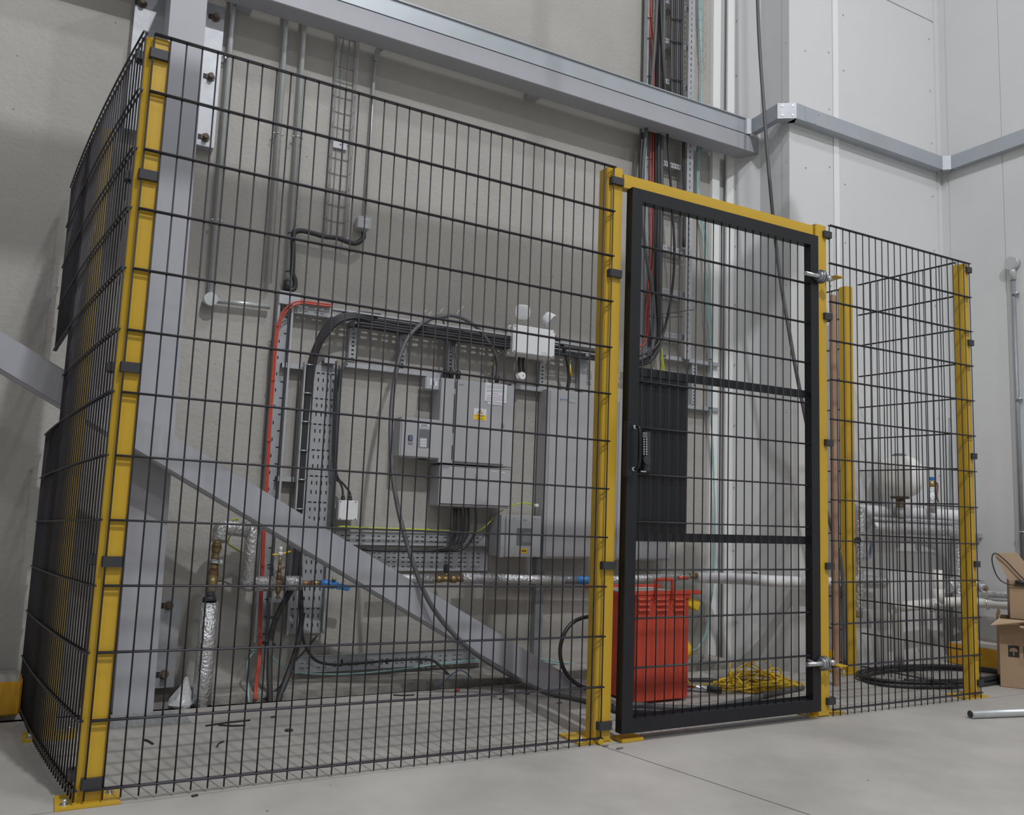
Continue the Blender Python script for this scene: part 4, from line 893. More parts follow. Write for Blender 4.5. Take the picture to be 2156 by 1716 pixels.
MB().obox(at(722, 1236, 1.34), (.034, 0, -.006), (0, .012, 0), (.004, 0, .014), .004).out('valve_handle', 'blue_paint', bv)
MB().cyl(at(703, 1222, 1.34), at(704, 1217, 1.34), .011, 8).out('valve_stem', 'brass', bv)
# right hand pipe run
PR = 1.36
pr_ = thing('insulated_pipe', 'silver foil wrapped horizontal pipe with a brass valve, under the lower tray', 'pipe', at(1000, 1218, PR))
MB().tube([at(790, 1219, PR), at(912, 1219, PR)], .026, 18).out('foil_sleeve', 'foil', pr_)
MB().tube([at(972, 1217, PR), at(1044, 1218, PR)], .030, 18).out('foil_sleeve', 'foil', pr_)
MB().tube([at(1040, 1218, PR), at(1120, 1220, PR), at(1186, 1221, PR)], .0265, 18).out('foil_sleeve', 'foil', pr_)
MB().tube([at(1186, 1221, PR), at(1212, 1221, PR)], .0245, 18).out('dark_band', 'window_grey', pr_)
MB().tube([at(1212, 1221, PR), at(1262, 1222, PR)], .0235, 18).out('blue_band', 'blue_paint', pr_)
MB().tube([at(1262, 1222, PR), at(1432, 1214, PR)], .0245, 18).out('foil_sleeve', 'foil', pr_)
for pa, pb_, r, m_, n_ in (((912, 1219), (920, 1219), .015, 'brass', 12), ((918, 1219), (930, 1219), .021, 'brass', 6), ((930, 1219), (948, 1219), .016, 'brass', 12), ((948, 1219), (960, 1219), .022, 'brass', 6), ((960, 1219), (974, 1219), .016, 'copper', 12)):
    MB().cyl(at(*pa, PR), at(*pb_, PR), r, n_).out('valve_part', m_, pr_)
c = at(939, 1218, PR); MB().cyl(c, c + Vector((0, 0, .035)), .008, 8).out('valve_stem', 'brass', pr_)
MB().box(c.x - .014, PR - .014, c.z + .030, c.x + .013, PR + .014, c.z + .078, .006).out('actuator', 'black_plastic', pr_)
MB().cyl(at(1262, 1222, PR), at(1262, 1222, PR) + Vector((.004, 0, 0)), .03, 12).out('joint_ring', 'galv', pr_)
rv = thing('ball_valve', 'red handled valve on the pipe behind the gate, left of the white pipe', 'valve', at(1440, 1216, PR))
MB().tube([at(1428, 1216, PR - .02), at(1448, 1217, PR - .02)], .011, 10).out('valve_handle', 'orange_red', rv); MB().cyl(at(1430, 1215, PR), at(1458, 1214, PR), .013, 10).out('valve_body', 'galv', rv)
MB().cyl(at(1452, 1213, PR), at(1466, 1213, PR), .017, 8).out('union_nut', 'brass', rv)
yw = YC - .04
wp = thing('insulated_pipe', 'white wrapped horizontal pipe across the white cladding behind the gate', 'pipe', at(1600, 1222, 1.2))
MB().tube(spline([at(1466, 1216, PR), at(1500, 1217, PR - .03), at(1560, 1219, 1.14), at(1620, 1223, YC - .07), at(1700, 1226, YC - .08), at(1800, 1227, YC - .09), at(1858, 1228, YC - .1)], 6), .034, 18).out('wrap_sleeve', 'white_wrap', wp)
c = at(1588, 1207, 1.12); MB().box(c.x - .01, 1.10, c.z, c.x + .01, 1.13, c.z + .006).out('pipe_clip', 'seam', wp)
# ================================================================ THINGS ON THE FLOOR, LEFT
bg = thing('plastic_bag', 'crumpled clear white plastic bag on the floor beside the foil pipe', 'bag', atz(382, 1492, 0))
m = MB(); c0 = atz(382, 1490, 0); n = 14; prev = None
for h, r in ((0, .052), (.012, .058), (.035, .048), (.06, .035), (.085, .022), (.11, .012), (.125, .007)):
    vs = [m.b.verts.new((c0.x + math.cos(2 * math.pi * i / n) * r * random.uniform(.85, 1.12) + h * .12, c0.y + .03 + math.sin(2 * math.pi * i / n) * r * random.uniform(.85, 1.12), h)) for i in range(n)]
    if prev:
        for i in range(n): m.b.faces.new((prev[i], prev[(i + 1) % n], vs[(i + 1) % n], vs[i]))
    else: m.b.faces.new(vs[::-1])
    prev = vs
m.b.faces.new(prev); m.out('body', 'bag', bg)
def debris(name, label, cat, pts, r, m='sign_black', grp=None):
    tag(MB().tube(spline(pts, 5), r, 6).out(name, m), label, cat, grp)
debris('cable_offcut', 'short curved black cable offcut on the floor behind the left panel', 'offcut', [atz(300, 1558, .005), atz(310, 1559, .004), atz(322, 1566, .004)], .0042)
debris('cable_offcut', 'small hooked black offcut on the floor, nearest the foil pipe side', 'offcut', [atz(457, 1572, .004), atz(461, 1565, .004), atz(470, 1561, .004)], .0028)
debris('steel_rod', 'long thin dark rod lying on the floor joint, upper of two', 'rod', [atz(433, 1528, .004), atz(480, 1521, .004), atz(527, 1516, .004)], .0033)
debris('steel_rod', 'shorter thin dark rod lying just below the long one', 'rod', [atz(460, 1526, .004), atz(488, 1528, .004), atz(517, 1527, .004)], .0033)
debris('steel_rod', 'thin dark rod lying against the floor gap right of centre', 'rod', [atz(828, 1463, .004), atz(848, 1464, .004), atz(872, 1463, .004)], .003)
c = atz(608, 1539, 0); tag(MB().lathe(c, (0, 0, 1), [(0, .017), (.005, .0165), (.007, .008)], 18).out('rubber_cap', 'black_plastic'), 'small round black rubber cap alone on the floor', 'cap')
for i, q in enumerate(((410, 1677), (985, 1449), (1040, 1468), (1055, 1473), (1110, 1462), (1178, 1481), (575, 1511), (1275, 1572), (1305, 1577))):
    c = atz(*q, 0); tag(MB().obox(c + Vector((0, 0, .003)), (.009 + .003 * (i % 3), .003, 0), (-.001, .005, 0), (0, 0, .0022), 0).out('grit_scrap', 'dirt' if i % 3 else 'seam'), 'tiny dark scraps of rubble scattered over the floor', 'scrap', 'floor scraps')
c = atz(962, 1456, 0); tag(MB().obox(c + Vector((0, 0, .006)), (.014, 0, .002), (0, .006, 0), (0, 0, .004), .001).out('red_clip', 'red_paint'), 'small red plastic clip at the edge of the floor gap', 'clip')
# tread plates over the gap
def tread(label, quad, z=.004):
    p = thing('tread_plate', label, 'plate', quad[0]); n = Vector((0, 0, .004))
    MB().prism([Vector((q.x, q.y, z)) for q in quad], (0, 0, .004)).out('plate', 'tread', p)
    a, b, c, d = [Vector((q.x, q.y, z + .004)) for q in quad]; m = MB()
    nu = max(2, int((b - a).length / .034)); nv = max(2, int((d - a).length / .034)); k = 0
    for i in range(nu):
        for j in range(nv):
            u, v = (i + .5) / nu, (j + .5) / nv; c_ = a.lerp(b, u).lerp(d.lerp(c, u), v); k += 1
            an = (.8 if (i + j) % 2 else -.8) + math.atan2((b - a).y, (b - a).x); dx = Vector((math.cos(an), math.sin(an), 0)); dy = Vector((-dx.y, dx.x, 0))
            m.obox(c_ + Vector((0, 0, .0008)), dx * .011, dy * .0032, (0, 0, .0012))
    o = m.out('tread_studs', 'zinc', p); o['kind'] = 'stuff'
tread('shiny chequered metal plate on the floor beside the column foot', [Vector((-.1, .885, 0)), Vector((.42, .872, 0)), Vector((.42, 1.10, 0)), Vector((-.1, 1.10, 0))], .0)
tread('shiny chequered metal plate bridging the gap behind the latch gate post', [atz(1140, 1470, 0), atz(1345, 1462, 0), Vector((2.95, 1.02, 0)), Vector((2.25, 1.10, 0))], .0)
tread('shiny chequered metal plate under the yellow cable behind the red transformer', [atz(1440, 1452, 0), atz(1545, 1447, 0), Vector((3.5, .88, 0)), Vector((3.02, .95, 0))], .0)
# ================================================================ RED TRANSFORMER
T_ = thing('site_transformer', 'red steel site transformer with louvres and a hoop handle, behind the gate', 'transformer', (2.45, .5, 0))
yt0 = .505; tx1 = atz(1449, 1475, 0).x; tzt = at(1449, 1251, yt0).z; tx0 = 2.72 - .58
tx0 = at(1337, 1400, yt0).x
MB().box(tx0, yt0, .012, tx1, yt0 + .34, tzt, .003).out('body', 'red_paint', T_)
MB().box(tx0 - .006, yt0 - .008, tzt - .022, tx1 + .006, yt0 + .35, tzt, .003).out('lid_skirt', 'red_paint', T_)
lx0_, lx1_ = tx0 - .075, at(1474, 1240, yt0).x
MB().box(lx0_, yt0 - .012, tzt, lx1_, yt0 + .03, tzt + .018, .002).out('carrying_bar', 'red_paint', T_)
MB().box(lx0_, yt0 + .31, tzt, lx1_, yt0 + .35, tzt + .018, .002).out('carrying_bar', 'red_paint', T_)
for px in ((1380, 1415),):
    a, b = at(px[0], 1240, yt0 - .014), at(px[1], 1240, yt0 - .014); zt2 = at(1400, 1220, yt0 - .014).z; zb2 = at(1400, 1258, yt0 - .014).z
    MB().tube([(a.x, yt0 - .016, zb2), (a.x, yt0 - .016, zt2 - .004), (a.x + .004, yt0 - .016, zt2), (b.x - .004, yt0 - .016, zt2), (b.x, yt0 - .016, zt2 - .004), (b.x, yt0 - .016, zb2)], .0085, 8).out('hoop_handle', 'red_paint', T_)
MB().box(tx0 - .004, yt0 + .03, tzt - .001, tx1 + .004, yt0 + .31, tzt + .006, .002).out('lid', 'kerb_top', T_)
lv = None
for gx in (1342.5, 1380.5, 1417):
    for gy in (1261, 1272.5, 1284):
        a, b = at(gx, gy, yt0), at(gx + 24, gy, yt0)
        if lv is None:
            l0 = a; m = MB(); m.prism([(a.x, yt0, a.z + .008), (a.x, yt0 - .012, a.z + .001), (a.x, yt0 - .014, a.z - .004), (a.x, yt0, a.z - .005)], (b.x - a.x, 0, 0)); lv = m.out('louvre', 'orange_red', T_)
            MB()
        else:
            part_at(lv, a - l0, T_)
c = at(1449, 1272, yt0); MB().obox((tx1 + .042, yt0 + .05, c.z - .0), (.045, 0, -.018), (0, .035, 0), (.010, 0, .022), .005).out('socket_cover', 'sign_yellow', T_)
c = at(1449, 1372, yt0); MB().lathe((tx1, yt0 + .075, c.z), (1, 0, 0), [(0, .055), (.03, .053), (.05, .045), (.062, .03), (.066, .01)], 20).out('round_socket', 'sign_yellow', T_)
# yellow cable tangle
pts = [(tx1 + .03, yt0 + .14, .30), (tx1 + .06, yt0 + .13, .16), (tx1 + .12, yt0 + .12, .05)]
ctr = atz(1596, 1453, 0); r2 = random.Random(4)
pts += [tuple(atz(1497, 1440, .012))]
for i in range(84):
    t = i * 1.37 + r2.uniform(-.9, .9); ra = r2.uniform(.45, 1.0)
    u = math.cos(t) * .28 * ra; v = math.sin(t) * .15 * ra * (.7 + .3 * r2.random())
    z = .008 + .10 * r2.random() ** 1.3 * (1.25 - ra)
    if i in (9, 30, 52, 74): z += .085; u *= 1.1
    pts.append((ctr.x + u * 1.02 + v * .2 + r2.uniform(-.04, .04), ctr.y + .03 - u * .16 + v + r2.uniform(-.04, .04), z))
cable('extension_cable', 'tangled heap of thin yellow extension cable on the floor behind the gate', 'cable', pts, .0042, 'yellow_cable', 7, 6)
hp = [atz(1290, 1487, .014), atz(1340, 1484, .014), atz(1400, 1489, .014), atz(1460, 1491, .014), atz(1520, 1485, .014), atz(1580, 1472, .014), atz(1630, 1460, .014), atz(1690, 1448, .014)]
cable('hose', 'thick dark hose lying on the floor in front of the red transformer', 'hose', hp, .0135, 'grey_cable', 8, 10)
hp = [atz(1290, 1496, .013), atz(1340, 1495, .013), atz(1400, 1498, .013), atz(1450, 1497, .013), atz(1490, 1492, .013)]
cable('hose', 'second dark hose on the floor, nearest the gate bottom rail', 'hose', hp, .0115, 'black_cable', 8, 10)
a, b = atz(1442, 1446, .02), atz(1520, 1453, .02); tb_ = thing('steel_tube', 'shiny steel tube with a black sleeve on the floor right of the transformer', 'tube', a)
MB().cyl(a, a.lerp(b, .6), .017, 16).out('tube', 'chrome', tb_); MB().cyl(a.lerp(b, .6), b, .016, 16).out('black_sleeve', 'black_plastic', tb_)
cable('hose', 'black cable on the floor passing behind the yellow tangle', 'hose', [atz(1440, 1432, .012), atz(1500, 1433, .012), atz(1560, 1440, .012), atz(1640, 1445, .012)], .011, 'black_cable', 6, 8)
# ================================================================ CABLE RISER BEHIND THE GATE
LY = 1.45
def vx(px, py, y=LY): return at(px, py, y).x
rx0, rx1 = (vx(1356, 0) + vx(1346, 700)) / 2, (vx(1378, 0) + vx(1371, 700)) / 2
rz0 = at(1350, 752, LY).z
vtray('cable_tray', 'narrow vertical cable tray of the red cables behind the gate', rx0, rx1 + .012, rz0, 6.5, 'narrow', LY, .04)
ldx0, ldx1 = (vx(1381, 0) + vx(1374, 700)) / 2, (vx(1445, 100) + vx(1438, 700)) / 2
LD = thing('cable_ladder', 'wide vertical cable ladder carrying black cables, behind the gate', 'cable ladder', (ldx0, LY, rz0))
MB().sheet((ldx0, LY - .05, rz0), (0, 1, 0), (0, 0, 1), .05, 6.5 - rz0, [(.02, .026, z_ * .045, z_ * .045 + .022) for z_ in range(1, 90)], .0022).out('side_rail', 'galv', LD)
MB().sheet((ldx1 + .018, LY - .05, rz0), (0, 1, 0), (0, 0, 1), .05, 6.5 - rz0, [(.02, .026, z_ * .045, z_ * .045 + .022) for z_ in range(1, 90)], .0022).out('side_rail', 'galv', LD)
MB().sheet((ldx1 - .028, LY - .052, rz0 + .02), (1, 0, 0), (0, 0, 1), .055, 6.4 - rz0, [(.022, .03, z_ * .042, z_ * .042 + .02) for z_ in range(1, 100)], .0022).out('slotted_channel', 'galv', LD)
zr = at(1410, 705, LY).z; rg = None; k_ = 0; dz_ = zr - at(1410, 785 if False else 703 + 92, LY).z
zs_ = [at(1408, py, LY).z for py in (705, 612, 518, 343, 165, 80, 0)]
zs_ = [at(1410, 706, LY).z + i * (at(1410, 615, LY).z - at(1410, 706, LY).z) for i in range(0, 16)]
for z_ in zs_:
    if rg is None: rg = MB().sheet((ldx0, LY - .012, z_ - .020), (1, 0, 0), (0, 0, 1), ldx1 - ldx0, .036, [(u_ * .022, u_ * .022 + .008, .013, .025) for u_ in range(2, 14)], .002).box(ldx0, LY - .012, z_ + .014, ldx1, LY + .02, z_ + .016).out('rung', 'galv', LD); z9 = z_
    else: part_at(rg, (0, 0, z_ - z9), LD)
# cables on the riser
rr_ = [(1367, -60), (1366, 0), (1368, 60), (1372, 110), (1371, 250), (1370, 400), (1371, 520), (1365, 600), (1360, 660), (1359, 700), (1353, 722), (1342, 735), (1325, 742)]
for k in range(2):
    cable('fire_cable', ('left strand of the red cable pair running down the riser behind the gate', 'right strand of the red cable pair running down the riser behind the gate')[k], 'cable', [at(x + k * 5 - (2 if y > 700 else 0), y + k * 3, LY - .03) for x, y in rr_], .0055, 'red_cable', 5, 8, 'red cables on the riser behind the gate')
def rcable(lbl, P, r=.0105, m='black_cable', y=LY - .045, g='black cables on the riser behind the gate'):
    return cable('power_cable', lbl, 'cable', [at(x, yy_, (y if not q else q[0])) for x, yy_, *q in P], r, m, 5, 8, g)
L1 = 'thick black cables strapped down the wide cable ladder behind the gate'
for i, (xt, xm, xb_) in enumerate(((1388, 1383, 1384), (1393, 1388, 1389), (1398, 1393, 1393), (1390, 1386, 1386))):
    rcable(L1, [(xt, -150), (xt, 0), (xt - 2, 150), (xm, 300), (xm, 450), (xb_ - 3, 560), (xb_ - 2, 640), (xb_, 700 + i * 6), (xb_ - 12, 730 + i * 8), (xb_ - 30, 745 + i * 7), (1320, 752 + i * 6)], .0125 if i != 1 else .011, 'black_cable' if i % 2 else 'grey_cable', LY - .05 - .012 * (i % 2))
rcable(L1, [(1385, -60), (1380, 70), (1370, 200), (1358, 300), (1352, 400), (1358, 520), (1372, 600), (1378, 680), (1372, 735), (1350, 755), (1320, 760)], .012, 'grey_cable', LY - .085)
rcable(L1, [(1352, 280), (1347, 380), (1352, 470), (1364, 560), (1376, 640), (1380, 710), (1362, 745), (1335, 750)], .010, 'black_cable', LY - .075)
rcable('single black cable slanting across the open middle of the ladder behind the gate', [(1391, 0), (1395, 110), (1402, 220), (1408, 330), (1416, 440), (1420, 540), (1414, 620), (1400, 690), (1384, 725), (1360, 748)], .0085, 'black_cable', LY - .09, None)
L2 = 'black cables bundled along the right side of the ladder, ending above the beam'
for i in range(7):
    rcable(L2, [(1415 + i * 4.2, -150), (1415 + i * 4.2, 0), (1414 + i * 4.0, 120), (1416 + i * 3.8, 200), (1418 + i * 4, 300), (1420 + i * 4, 420), (1426 + i * 2.5, 520)] if i > 4 else [(1415 + i * 4.2, -150), (1415 + i * 4.2, 0), (1414 + i * 4.0, 120), (1415 + i * 3.8, 230), (1412 + i * 4, 290)], .0075, 'grey_cable' if i % 3 == 0 else 'black_cable', LY - .04, 'bundle on the right side of the ladder')
for py in (38, 86, 166):
    a, b = at(1413, py, LY - .055), at(1436, py + 4, LY - .055); tag(MB().tube([a, b], .004, 6).out('cable_tie', 'black_plastic'), 'black cable ties across the upper cable bundle', 'cable tie', 'ties across the upper bundle')
for py in (37, 80, 160, 335):
    a, b = at(1363, py, LY - .046), at(1373, py + 1, LY - .046); tag(MB().tube([a, b], .003, 6).out('cable_tie', 'black_plastic'), 'thin black ties around the red riser cables', 'cable tie', 'ties on the red riser cables')
for pa, pb_ in (((1363, 664), (1461, 652)), ((1363, 667), (1437, 667))):
    tag(MB().tube([at(*pa, LY - .09), at((pa[0] + pb_[0]) / 2, (pa[1] + pb_[1]) / 2 + 1, LY - .10), at(*pb_, LY - .12)], .0024, 5).out('cable_tie', 'black_plastic'), 'long black tie tail sticking out from the riser cables, %s one' % ('upper slanting' if pb_[0] > 1450 else 'lower level'), 'cable tie')
for i, (px, pw_) in enumerate(((1389, 0), (1387, 3))):
    cable('earth_cable', 'yellow-green earth cable beside the black riser cables, %s' % ('left strand' if i == 0 else 'right strand'), 'cable', [at(x + pw_, y, LY - .03) for x, y in ((1391, 400), (1391, 520), (1390, 620), (1388, 700), (1391, 745), (1395, 775), (1399, 830))], .004, 'earth_cable')
# turquoise data cables in a loose net
for i in range(3):
    cable('data_cable', 'turquoise data cables hanging down the strip right of the ladder', 'cable', [at(x, y, d) for x, y, d in ((1470 + i * 2.5, -120, 1.45), (1471 + i * 2.5, 0, 1.45), (1474 + i, 80, 1.45), (1477, 150, 1.45), (1476 - i, 260, 1.45), (1472 - i * 2, 400, 1.45), (1480 + i * 4, 500, 1.45), (1488 + i * 4 - (8 if i == 1 else 0), 620, 1.44), (1495 + i * 2, 720, 1.43), (1497 + i, 760, 1.42), (1496 + i, 860, 1.42), (1502 - i, 960, 1.43), (1504 + i, 1080, 1.43), (1503 + i, 1200, 1.43), (1495, 1280, 1.38), (1490 - i * 2, 1330, 1.25), (1470, 1362, 1.05), (1457, 1370, .9))], .0042, 'teal_cable', 6, 6, 'turquoise cables right of the ladder')
nm_ = MB(); rn = random.Random(2)
for k in range(-2, 8):
    y_ = k * 22; nm_.tube(spline([at(1468, y_, 1.45), at(1476, y_ - 3, 1.40), at(1486, y_ + 6, 1.42), at(1470 + 6, y_ + 20, 1.45)], 5), .0009, 4)
for dx in (0, 12, 18): nm_.tube([at(1468 + dx, -60, 1.43), at(1470 + dx, 60, 1.43), at(1468 + dx, 118, 1.44), at(1478 + dx * .4, 150, 1.45)], .0009, 4)
o = nm_.out('cable_net', 'galv_dark'); tag(o, 'thin wire net around the turquoise cables near the top', 'net'); o['kind'] = 'stuff'
for q in ((1497, 757), (1497, 859)): tag(MB().ring(at(*q, 1.42), (0, 0, 1), .012, .0025, 14, 5).out('cable_tie', 'black_plastic'), 'small black tie fixing the turquoise cables to a steel rail', 'cable tie', 'ties on the turquoise cables')
# long loose cable in front of the casing
hx = [(1592, -150, 1.10), (1595, 0, 1.08), (1600, 110, 1.05), (1610, 250, .98), (1618, 350, .95), (1630, 480, .9), (1645, 600, .86), (1662, 700, .82), (1676, 780, .79), (1700, 900, .76), (1730, 1040, .74), (1758, 1135, .72), (1770, 1180, .70), (1776, 1260, .68), (1779, 1400, .64)]
cable('hanging_cable', 'long loose dark cable slanting down across the white casing behind the gate', 'cable', [at(*q) for q in hx], .0115, 'grey_cable', 8, 8)
cable('thin_string', 'thin dark string hanging loosely below the white pipe on the cladding', 'string', [at(*q) for q in ((1585, 1228, 1.1), (1582, 1250, 1.2), (1577, 1285, 1.35))], .0018, 'galv_dark')
# ================================================================ BEHIND THE RIGHT FENCE
tb2 = thing('timber_board', 'tall narrow pinkish timber board standing behind the hinge side gate post', 'board', (3.6, .5, 0))
a, b = at(1753, 620, .5), at(1762, 622, .5); MB().box(a.x - .004, .5, 0, b.x, .52, a.z, .001).out('board', 'wood', tb2)
vy = YC - .20
V = thing('expansion_vessel', 'white rounded pressure vessel mounted upside down above the pipes at the back', 'vessel', at(1890, 1060, vy))
c = at(1894, 1003, vy); kpx = (at(1925, 1003, vy).x - at(1864, 1003, vy).x) / 2; pm = kpx / 32.
zt_v, zb_v = at(1896, 960, vy).z, at(1890, 1046, vy).z
Hh = zt_v - zb_v
MB().lathe((c.x, vy, zb_v), (0, 0, 1), [(0, kpx * .35), (.01, kpx * .6), (Hh * .12, kpx * .8), (Hh * .25, kpx * .95), (Hh * .38, kpx), (Hh * .6, kpx), (Hh * .75, kpx * .95), (Hh * .88, kpx * .78), (Hh * .97, kpx * .5), (Hh, .03)], 32).out('tank', 'vessel', V)
MB().lathe((c.x, vy, zt_v - .006), (0, 0, 1), [(0, kpx * .32), (.012, kpx * .3), (.02, kpx * .24)], 20).out('cap', 'window_grey', V)
MB().cyl((c.x, vy, zb_v + .001), (c.x, vy, zb_v - .012), kpx * .4, 20).out('flange', 'rust', V)
MB().cyl((c.x, vy, zb_v - .012), (c.x, vy, zb_v - .075), .024, 12).out('brass_union', 'brass', V)
MB().cyl((c.x, vy, zb_v - .07), (c.x, vy, at(1888, 1090, vy).z), .032, 14).out('foil_stub', 'foil', V)
MB().box(c.x + kpx * .78, vy - kpx * .66, c.z - .03, c.x + kpx * .95, vy - kpx * .3, c.z + .06, .01).out('label', 'paper', V)
XW = XR - .07
def pt(q, y):
    a = at(q[0], q[1], y)
    return a if a.x < XW else atx(q[0], q[1], XW - (YC - y) * .25)
def pipe(label, P, r, m, y=None, nm='insulated_pipe', k=5, cat='pipe', group=None, el=()):
    p = thing(nm, label, cat, pt(P[0], y)); MB().tube(spline([pt(q, y) for q in P], k), r, 16).out('sleeve', m, p)
    return p
y1_ = YC - .12; y2_ = YC - .20
pipe('upper white wrapped horizontal pipe under the pressure vessel', [(1800, 1075), (1850, 1078), (1950, 1083), (2038, 1088)], .042, 'white_wrap', y1_)
pipe('thin silver pipe just under the upper white pipe', [(1832, 1092), (1900, 1095), (2030, 1102)], .014, 'foil', y2_)
pipe('lower wide white wrapped pipe that turns down at its right end', [(1832, 1110), (1900, 1112), (1980, 1116), (2005, 1119), (2018, 1132), (2021, 1165), (2021, 1300)], .042, 'foil', y2_ + .02)
pipe('left silver vertical pipe beside the rear fence post', [(1812, 1068), (1810, 1110), (1808, 1200), (1806, 1300)], .030, 'foil', y2_)
lvv = thing('ball_valve', 'valve with a long dark blue lever on the left silver pipe', 'valve', at(1822, 1150, y2_ - .05))
MB().obox(at(1833, 1158, y2_ - .06), (.012, 0, .052), (0, .006, 0), (.010, 0, -.003), .004).out('lever', 'lock_blue', lvv); MB().cyl(at(1824, 1176, y2_ - .02), at(1828, 1172, y2_ - .065), .014, 10).out('stem', 'chrome', lvv)
MB().cyl(at(1806, 1138, y2_ - .03), at(1806, 1138, y2_ - .08), .022, 10).out('black_knob', 'black_plastic', lvv)
vt_ = thing('air_vent_pipe', 'short upright foil pipe with a brass valve and blue cap at the back', 'pipe', at(1962, 1075, y2_))
MB().cyl(at(1962, 1080, y2_), at(1962, 1026, y2_), .026, 16).out('foil_sleeve', 'foil', vt_); MB().cyl(at(1962, 1026, y2_), at(1962, 1013, y2_), .020, 10).out('brass_valve', 'brass', vt_)
MB().box(*(lambda q: (q.x - .014, y2_ - .014, q.z - .012, q.x + .016, y2_ + .014, q.z + .012, .003))(at(1961, 1008, y2_))).out('blue_cap', 'blue_paint', vt_)
MB().tube(spline([at(1966, 1016, y2_ - .01), at(1973, 1018, y2_ - .01), at(1974, 1030, y2_ - .01), at(1973, 1045, y2_ - .01), at(1976, 1058, y2_ - .01)]), .006, 8).out('copper_drain', 'copper', vt_)
pipe('short white elbow pipe at knee height behind the rear post', [(1762, 1225), (1800, 1222), (1845, 1224), (1862, 1226)], .034, 'foil', y2_)
pipe('tall dark service pipe in front of the white wall at the back', [(2000, 880), (2001, 1000), (2003, 1200), (2005, 1400)], .009, 'galv_dark', YC - .03, 'service_pipe', 2)
pv = pipe('white plastic waste pipe running level near the floor along the right wall', [(1880, 1278), (1915, 1276), (1990, 1268), (2060, 1269), (2170, 1277)], .033, 'pvc', y2_, 'waste_pipe')
MB().tube([at(1976, 1265, y2_), at(1975, 1200, y2_)], .033, 16).out('riser', 'pvc', pv); MB().tube([at(1976, 1268, y2_), at(1976, 1240, y2_)], .037, 16).out('branch_socket', 'pvc', pv)
MB().tube([at(1877, 1281, y2_), at(1890, 1276, y2_)], .038, 16).out('end_socket', 'pvc', pv)
for q in ((1962, 1275), (2080, 1272)):
    MB().ring(pt(q, y2_), (1, 0, 0) if q[0] < 2000 else (.3, -1, 0), .038, .005, 22, 8).out('pipe_clip', 'chrome', pv)
pipe('vertical white pipe dropping from the waste pipe to the floor', [(1884, 1282), (1890, 1330), (1893, 1400)], .033, 'pvc', y2_, 'waste_pipe', 3)
pf2 = pipe('silver foil pipe above the waste pipe, right of the corner post', [(1992, 1235), (2010, 1230), (2040, 1232), (2066, 1236)], .050, 'foil', y2_ + .05)
MB().cyl(pt((2066, 1236), y2_ + .05), pt((2074, 1240), y2_ + .0), .030, 12).out('foil_end', 'foil', pf2); MB().cyl(pt((2072, 1242), y2_ + .02), pt((2078, 1239), y2_), .014, 8).out('copper_end', 'copper', pf2)
pipe('thin silver pipe running level above the white waste pipe at the right', [(2050, 1248), (2100, 1251), (2170, 1256)], .024, 'foil', y2_ + .03)
pipe('slim steel pipe close above the white waste pipe at the right', [(2050, 1261), (2100, 1263), (2170, 1267)], .009, 'galv', y2_ - .02, 'service_pipe')
jq = atx(2059, 1128, XR - .03); jw = thing('wall_bracket', 'small grey bracket on the right wall beside the corner post', 'bracket', jq)
MB().box(XR - .05, jq.y - .02, jq.z - .016, XR - .005, jq.y + .02, jq.z + .016, .004).out('body', 'galv', jw)
# kerbs
kz = .135
kerb(5.235, XR - .005, -3.5, .80, kz, 'yellow painted kerb with a grey top along the wall behind the right corner post')
kl = atz(40, 1506, 0); kerb(-3.0, kl.x + .0, kl.y, W - .005, at(40, 1436, kl.y).z, 'yellow painted kerb at the foot of the concrete wall, far left')
# hose coil
def coil(c, rx, ry, z, turns, r, label, m='black_cable', jit=.012):
    P = []; n_ = 22
    for i in range(int(turns * n_)):
        t = 2 * math.pi * i / n_; q = 1 + jit * math.sin(i * .61) + jit * .7 * math.sin(i * .23)
        P.append((c.x + rx * q * math.cos(t), c.y + ry * q * math.sin(t), z + .010 * (i / n_) + .004 * math.sin(i * 1.1)))
    return cable('hose', label, 'hose', P, r, m, 3, 8)
P = []
for i in range(3 * 26 + 9):
    t = 2 * math.pi * i / 26; q = 1 + .045 * math.sin(i * .37) + .03 * math.sin(i * .23 + 1)
    P.append(atz(1962 + 154 * q * math.cos(t), 1425 + 19 * q * math.sin(t) + 3 * math.sin(i * .11), .012) + Vector((0, 0, .010 * (i // 26))))
cable('hose', 'large loose coil of black hose on the floor behind the right panel', 'hose', P, .0095, 'black_cable', 3, 8)
# vertical service conduit on the right wall
q0_, q1_ = atx(2133, 590, XR - .03), atx(2154, 1190, XR - .03)
sc = thing('conduit', 'thin grey conduit with a round box on the right wall', 'conduit', q1_)
MB().cyl(q1_ + (q1_ - q0_) * .1, q0_, .014, 12).out('tube', 'galv_dark', sc)
e = atx(2131, 555, XR - .03); MB().cyl(e + Vector((-.02, 0, 0)), e + Vector((.028, 0, 0)), .045, 24).out('round_box', 'conduit', sc); MB().cyl(e, q0_, .020, 12).out('socket', 'conduit', sc)
for q in ((2139, 618), (2146, 840), (2153, 1120)):
    c = atx(*q, XR - .03); MB().ring(c, (0, 0, 1), .020, .005, 16, 6).out('pipe_clip', 'zinc', sc)
e = atx(2155, 1215, XR - .03); MB().cyl(e + Vector((-.02, 0, 0)), e + Vector((.028, 0, 0)), .045, 24).out('round_box', 'conduit', sc)
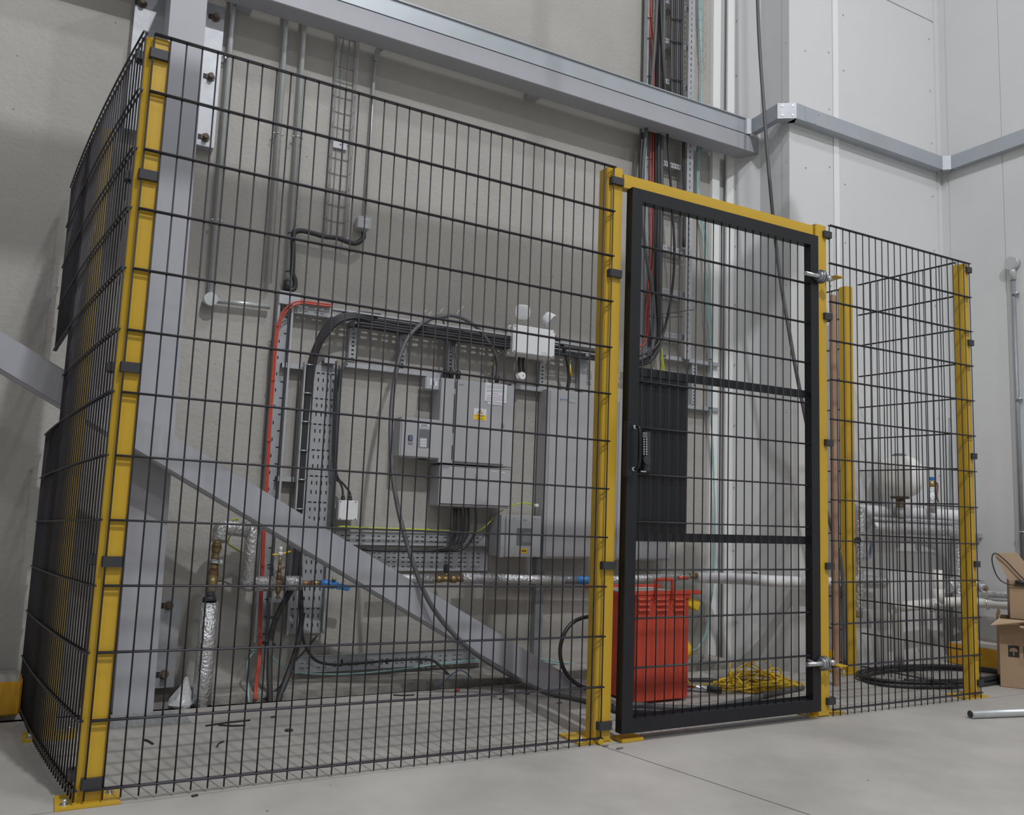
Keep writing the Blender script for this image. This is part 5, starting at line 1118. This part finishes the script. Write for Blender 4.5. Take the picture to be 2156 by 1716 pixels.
# ================================================================ CARTONS AND TUBE
ca = atz(2107, 1446, 0); ROT = -math.radians(56); t = .004
def carton(label, off, z0, w, d, h, name='carton'):
    p = thing(name, label, 'carton', (0, 0, 0))
    for b_ in ((0, 0, 0, w, t, h), (0, d - t, 0, w, d, h), (0, t, 0, t, d - t, h), (w - t, t, 0, w, d - t, h)):
        MB().box(*b_, .0008).out('side_panel', 'cardboard', p)
    MB().box(0, 0, 0, w, d, .004).out('bottom_panel', 'cardboard', p)
    p.rotation_euler = (0, 0, ROT); o_ = Matrix.Rotation(ROT, 3, 'Z') @ Vector((off[0], off[1], 0)); p.location = (ca.x + o_.x, ca.y + o_.y, z0)
    return p
cw_, cd_, chh = .42, .32, .385
ctn = carton('lower open cardboard carton with printed marks on the floor at the right edge', (0, 0), 0, cw_, cd_, chh)
MB().prism([(0, 0, chh), (-.045, -.07, chh - .035), (.13, -.10, chh + .005), (cw_, 0, chh)], (0, 0, .004)).out('flap', 'cardboard_in', ctn)
MB().prism([(0, t, chh), (0, cd_, chh), (.012, cd_, chh + .045), (.012, t, chh + .045)], (.004, 0, 0)).out('flap', 'cardboard_in', ctn)
MB().prism([(.10, -.002, chh), (.10, -.10, chh - .03), (cw_, -.11, chh - .05), (cw_, -.002, chh)], (0, 0, .004)).out('flap', 'cardboard_in', ctn)
for k, x0_ in enumerate((.043, .120)):
    w_, h_, zb_ = .056, .066, .175
    mk = MB().box(x0_, -.0006, zb_, x0_ + w_, 0, zb_ + h_).out('printed_mark', 'sign_black', ctn)
    if k == 0:   # umbrella symbol: keep dry
        MB().prism([(x0_ + w_ * (.5 + .38 * math.cos(t_)), -.0010, zb_ + h_ * (.48 + .34 * math.sin(t_))) for t_ in [math.pi * i / 10 for i in range(11)]], (0, .0004, 0)).out('umbrella_mark', 'cardboard', mk)
        MB().box(x0_ + w_ * .46, -.0010, zb_ + h_ * .12, x0_ + w_ * .54, -.0006, zb_ + h_ * .5).out('umbrella_stick', 'cardboard', mk)
    else:
        for u in (.28, .72):
            q = [(u - .05, .2), (u + .05, .2), (u + .05, .6), (u + .14, .6), (u, .85), (u - .14, .6), (u - .05, .6)]
            MB().prism([(x0_ + w_ * a, -.001, zb_ + h_ * b) for a, b in q], (0, .0004, 0)).out('arrow_mark', 'cardboard', mk)
h2 = .22
ct2 = carton('upper open cardboard carton standing on the lower one, flaps raised', (.062, .05), chh + .004, .34, .24, h2)
MB().prism([(0, .002, h2), (-.075, .002, h2 + .155), (.045, .002, h2 + .165), (.16, .002, h2)], (0, .004, 0)).out('flap', 'cardboard_in', ct2)
MB().prism([(0, .24, h2), (.34, .24, h2), (.32, .30, h2 + .10), (.02, .30, h2 + .10)], (0, .003, .002)).out('flap', 'cardboard_in', ct2)
lp_ = [(.20, .18), (.10, .21), (-.02, .34), (-.07, .375), (-.085, .33), (-.06, .24), (-.01, .20), (.08, .195), (.20, .19)]
ch = cable('charger_cable', 'thin black cable looping out over the edge of the upper carton', 'cable', [(x, -.012, z) for x, z in lp_], .0035, 'black_cable')
MB().cyl((.03, -.016, .215), (.10, -.016, .215), .011, 10).out('plug', 'black_plastic', ch)
ch.rotation_euler = (0, 0, ROT); ch.location = ct2.location
a, b = atz(2043, 1504, .02), atz(2200, 1498, .02)
st = thing('steel_pipe', 'plain grey steel pipe lying on the floor at the right edge', 'pipe', atz(2043, 1505, 0)); d_ = (b - a).normalized() * 1.4
m = MB().cyl(a, a + d_, .0195, 28); m.out('tube', 'conduit', st); MB().cyl(a - d_ * .001, a + d_ * .002, .0165, 24).out('bore', 'seam', st)
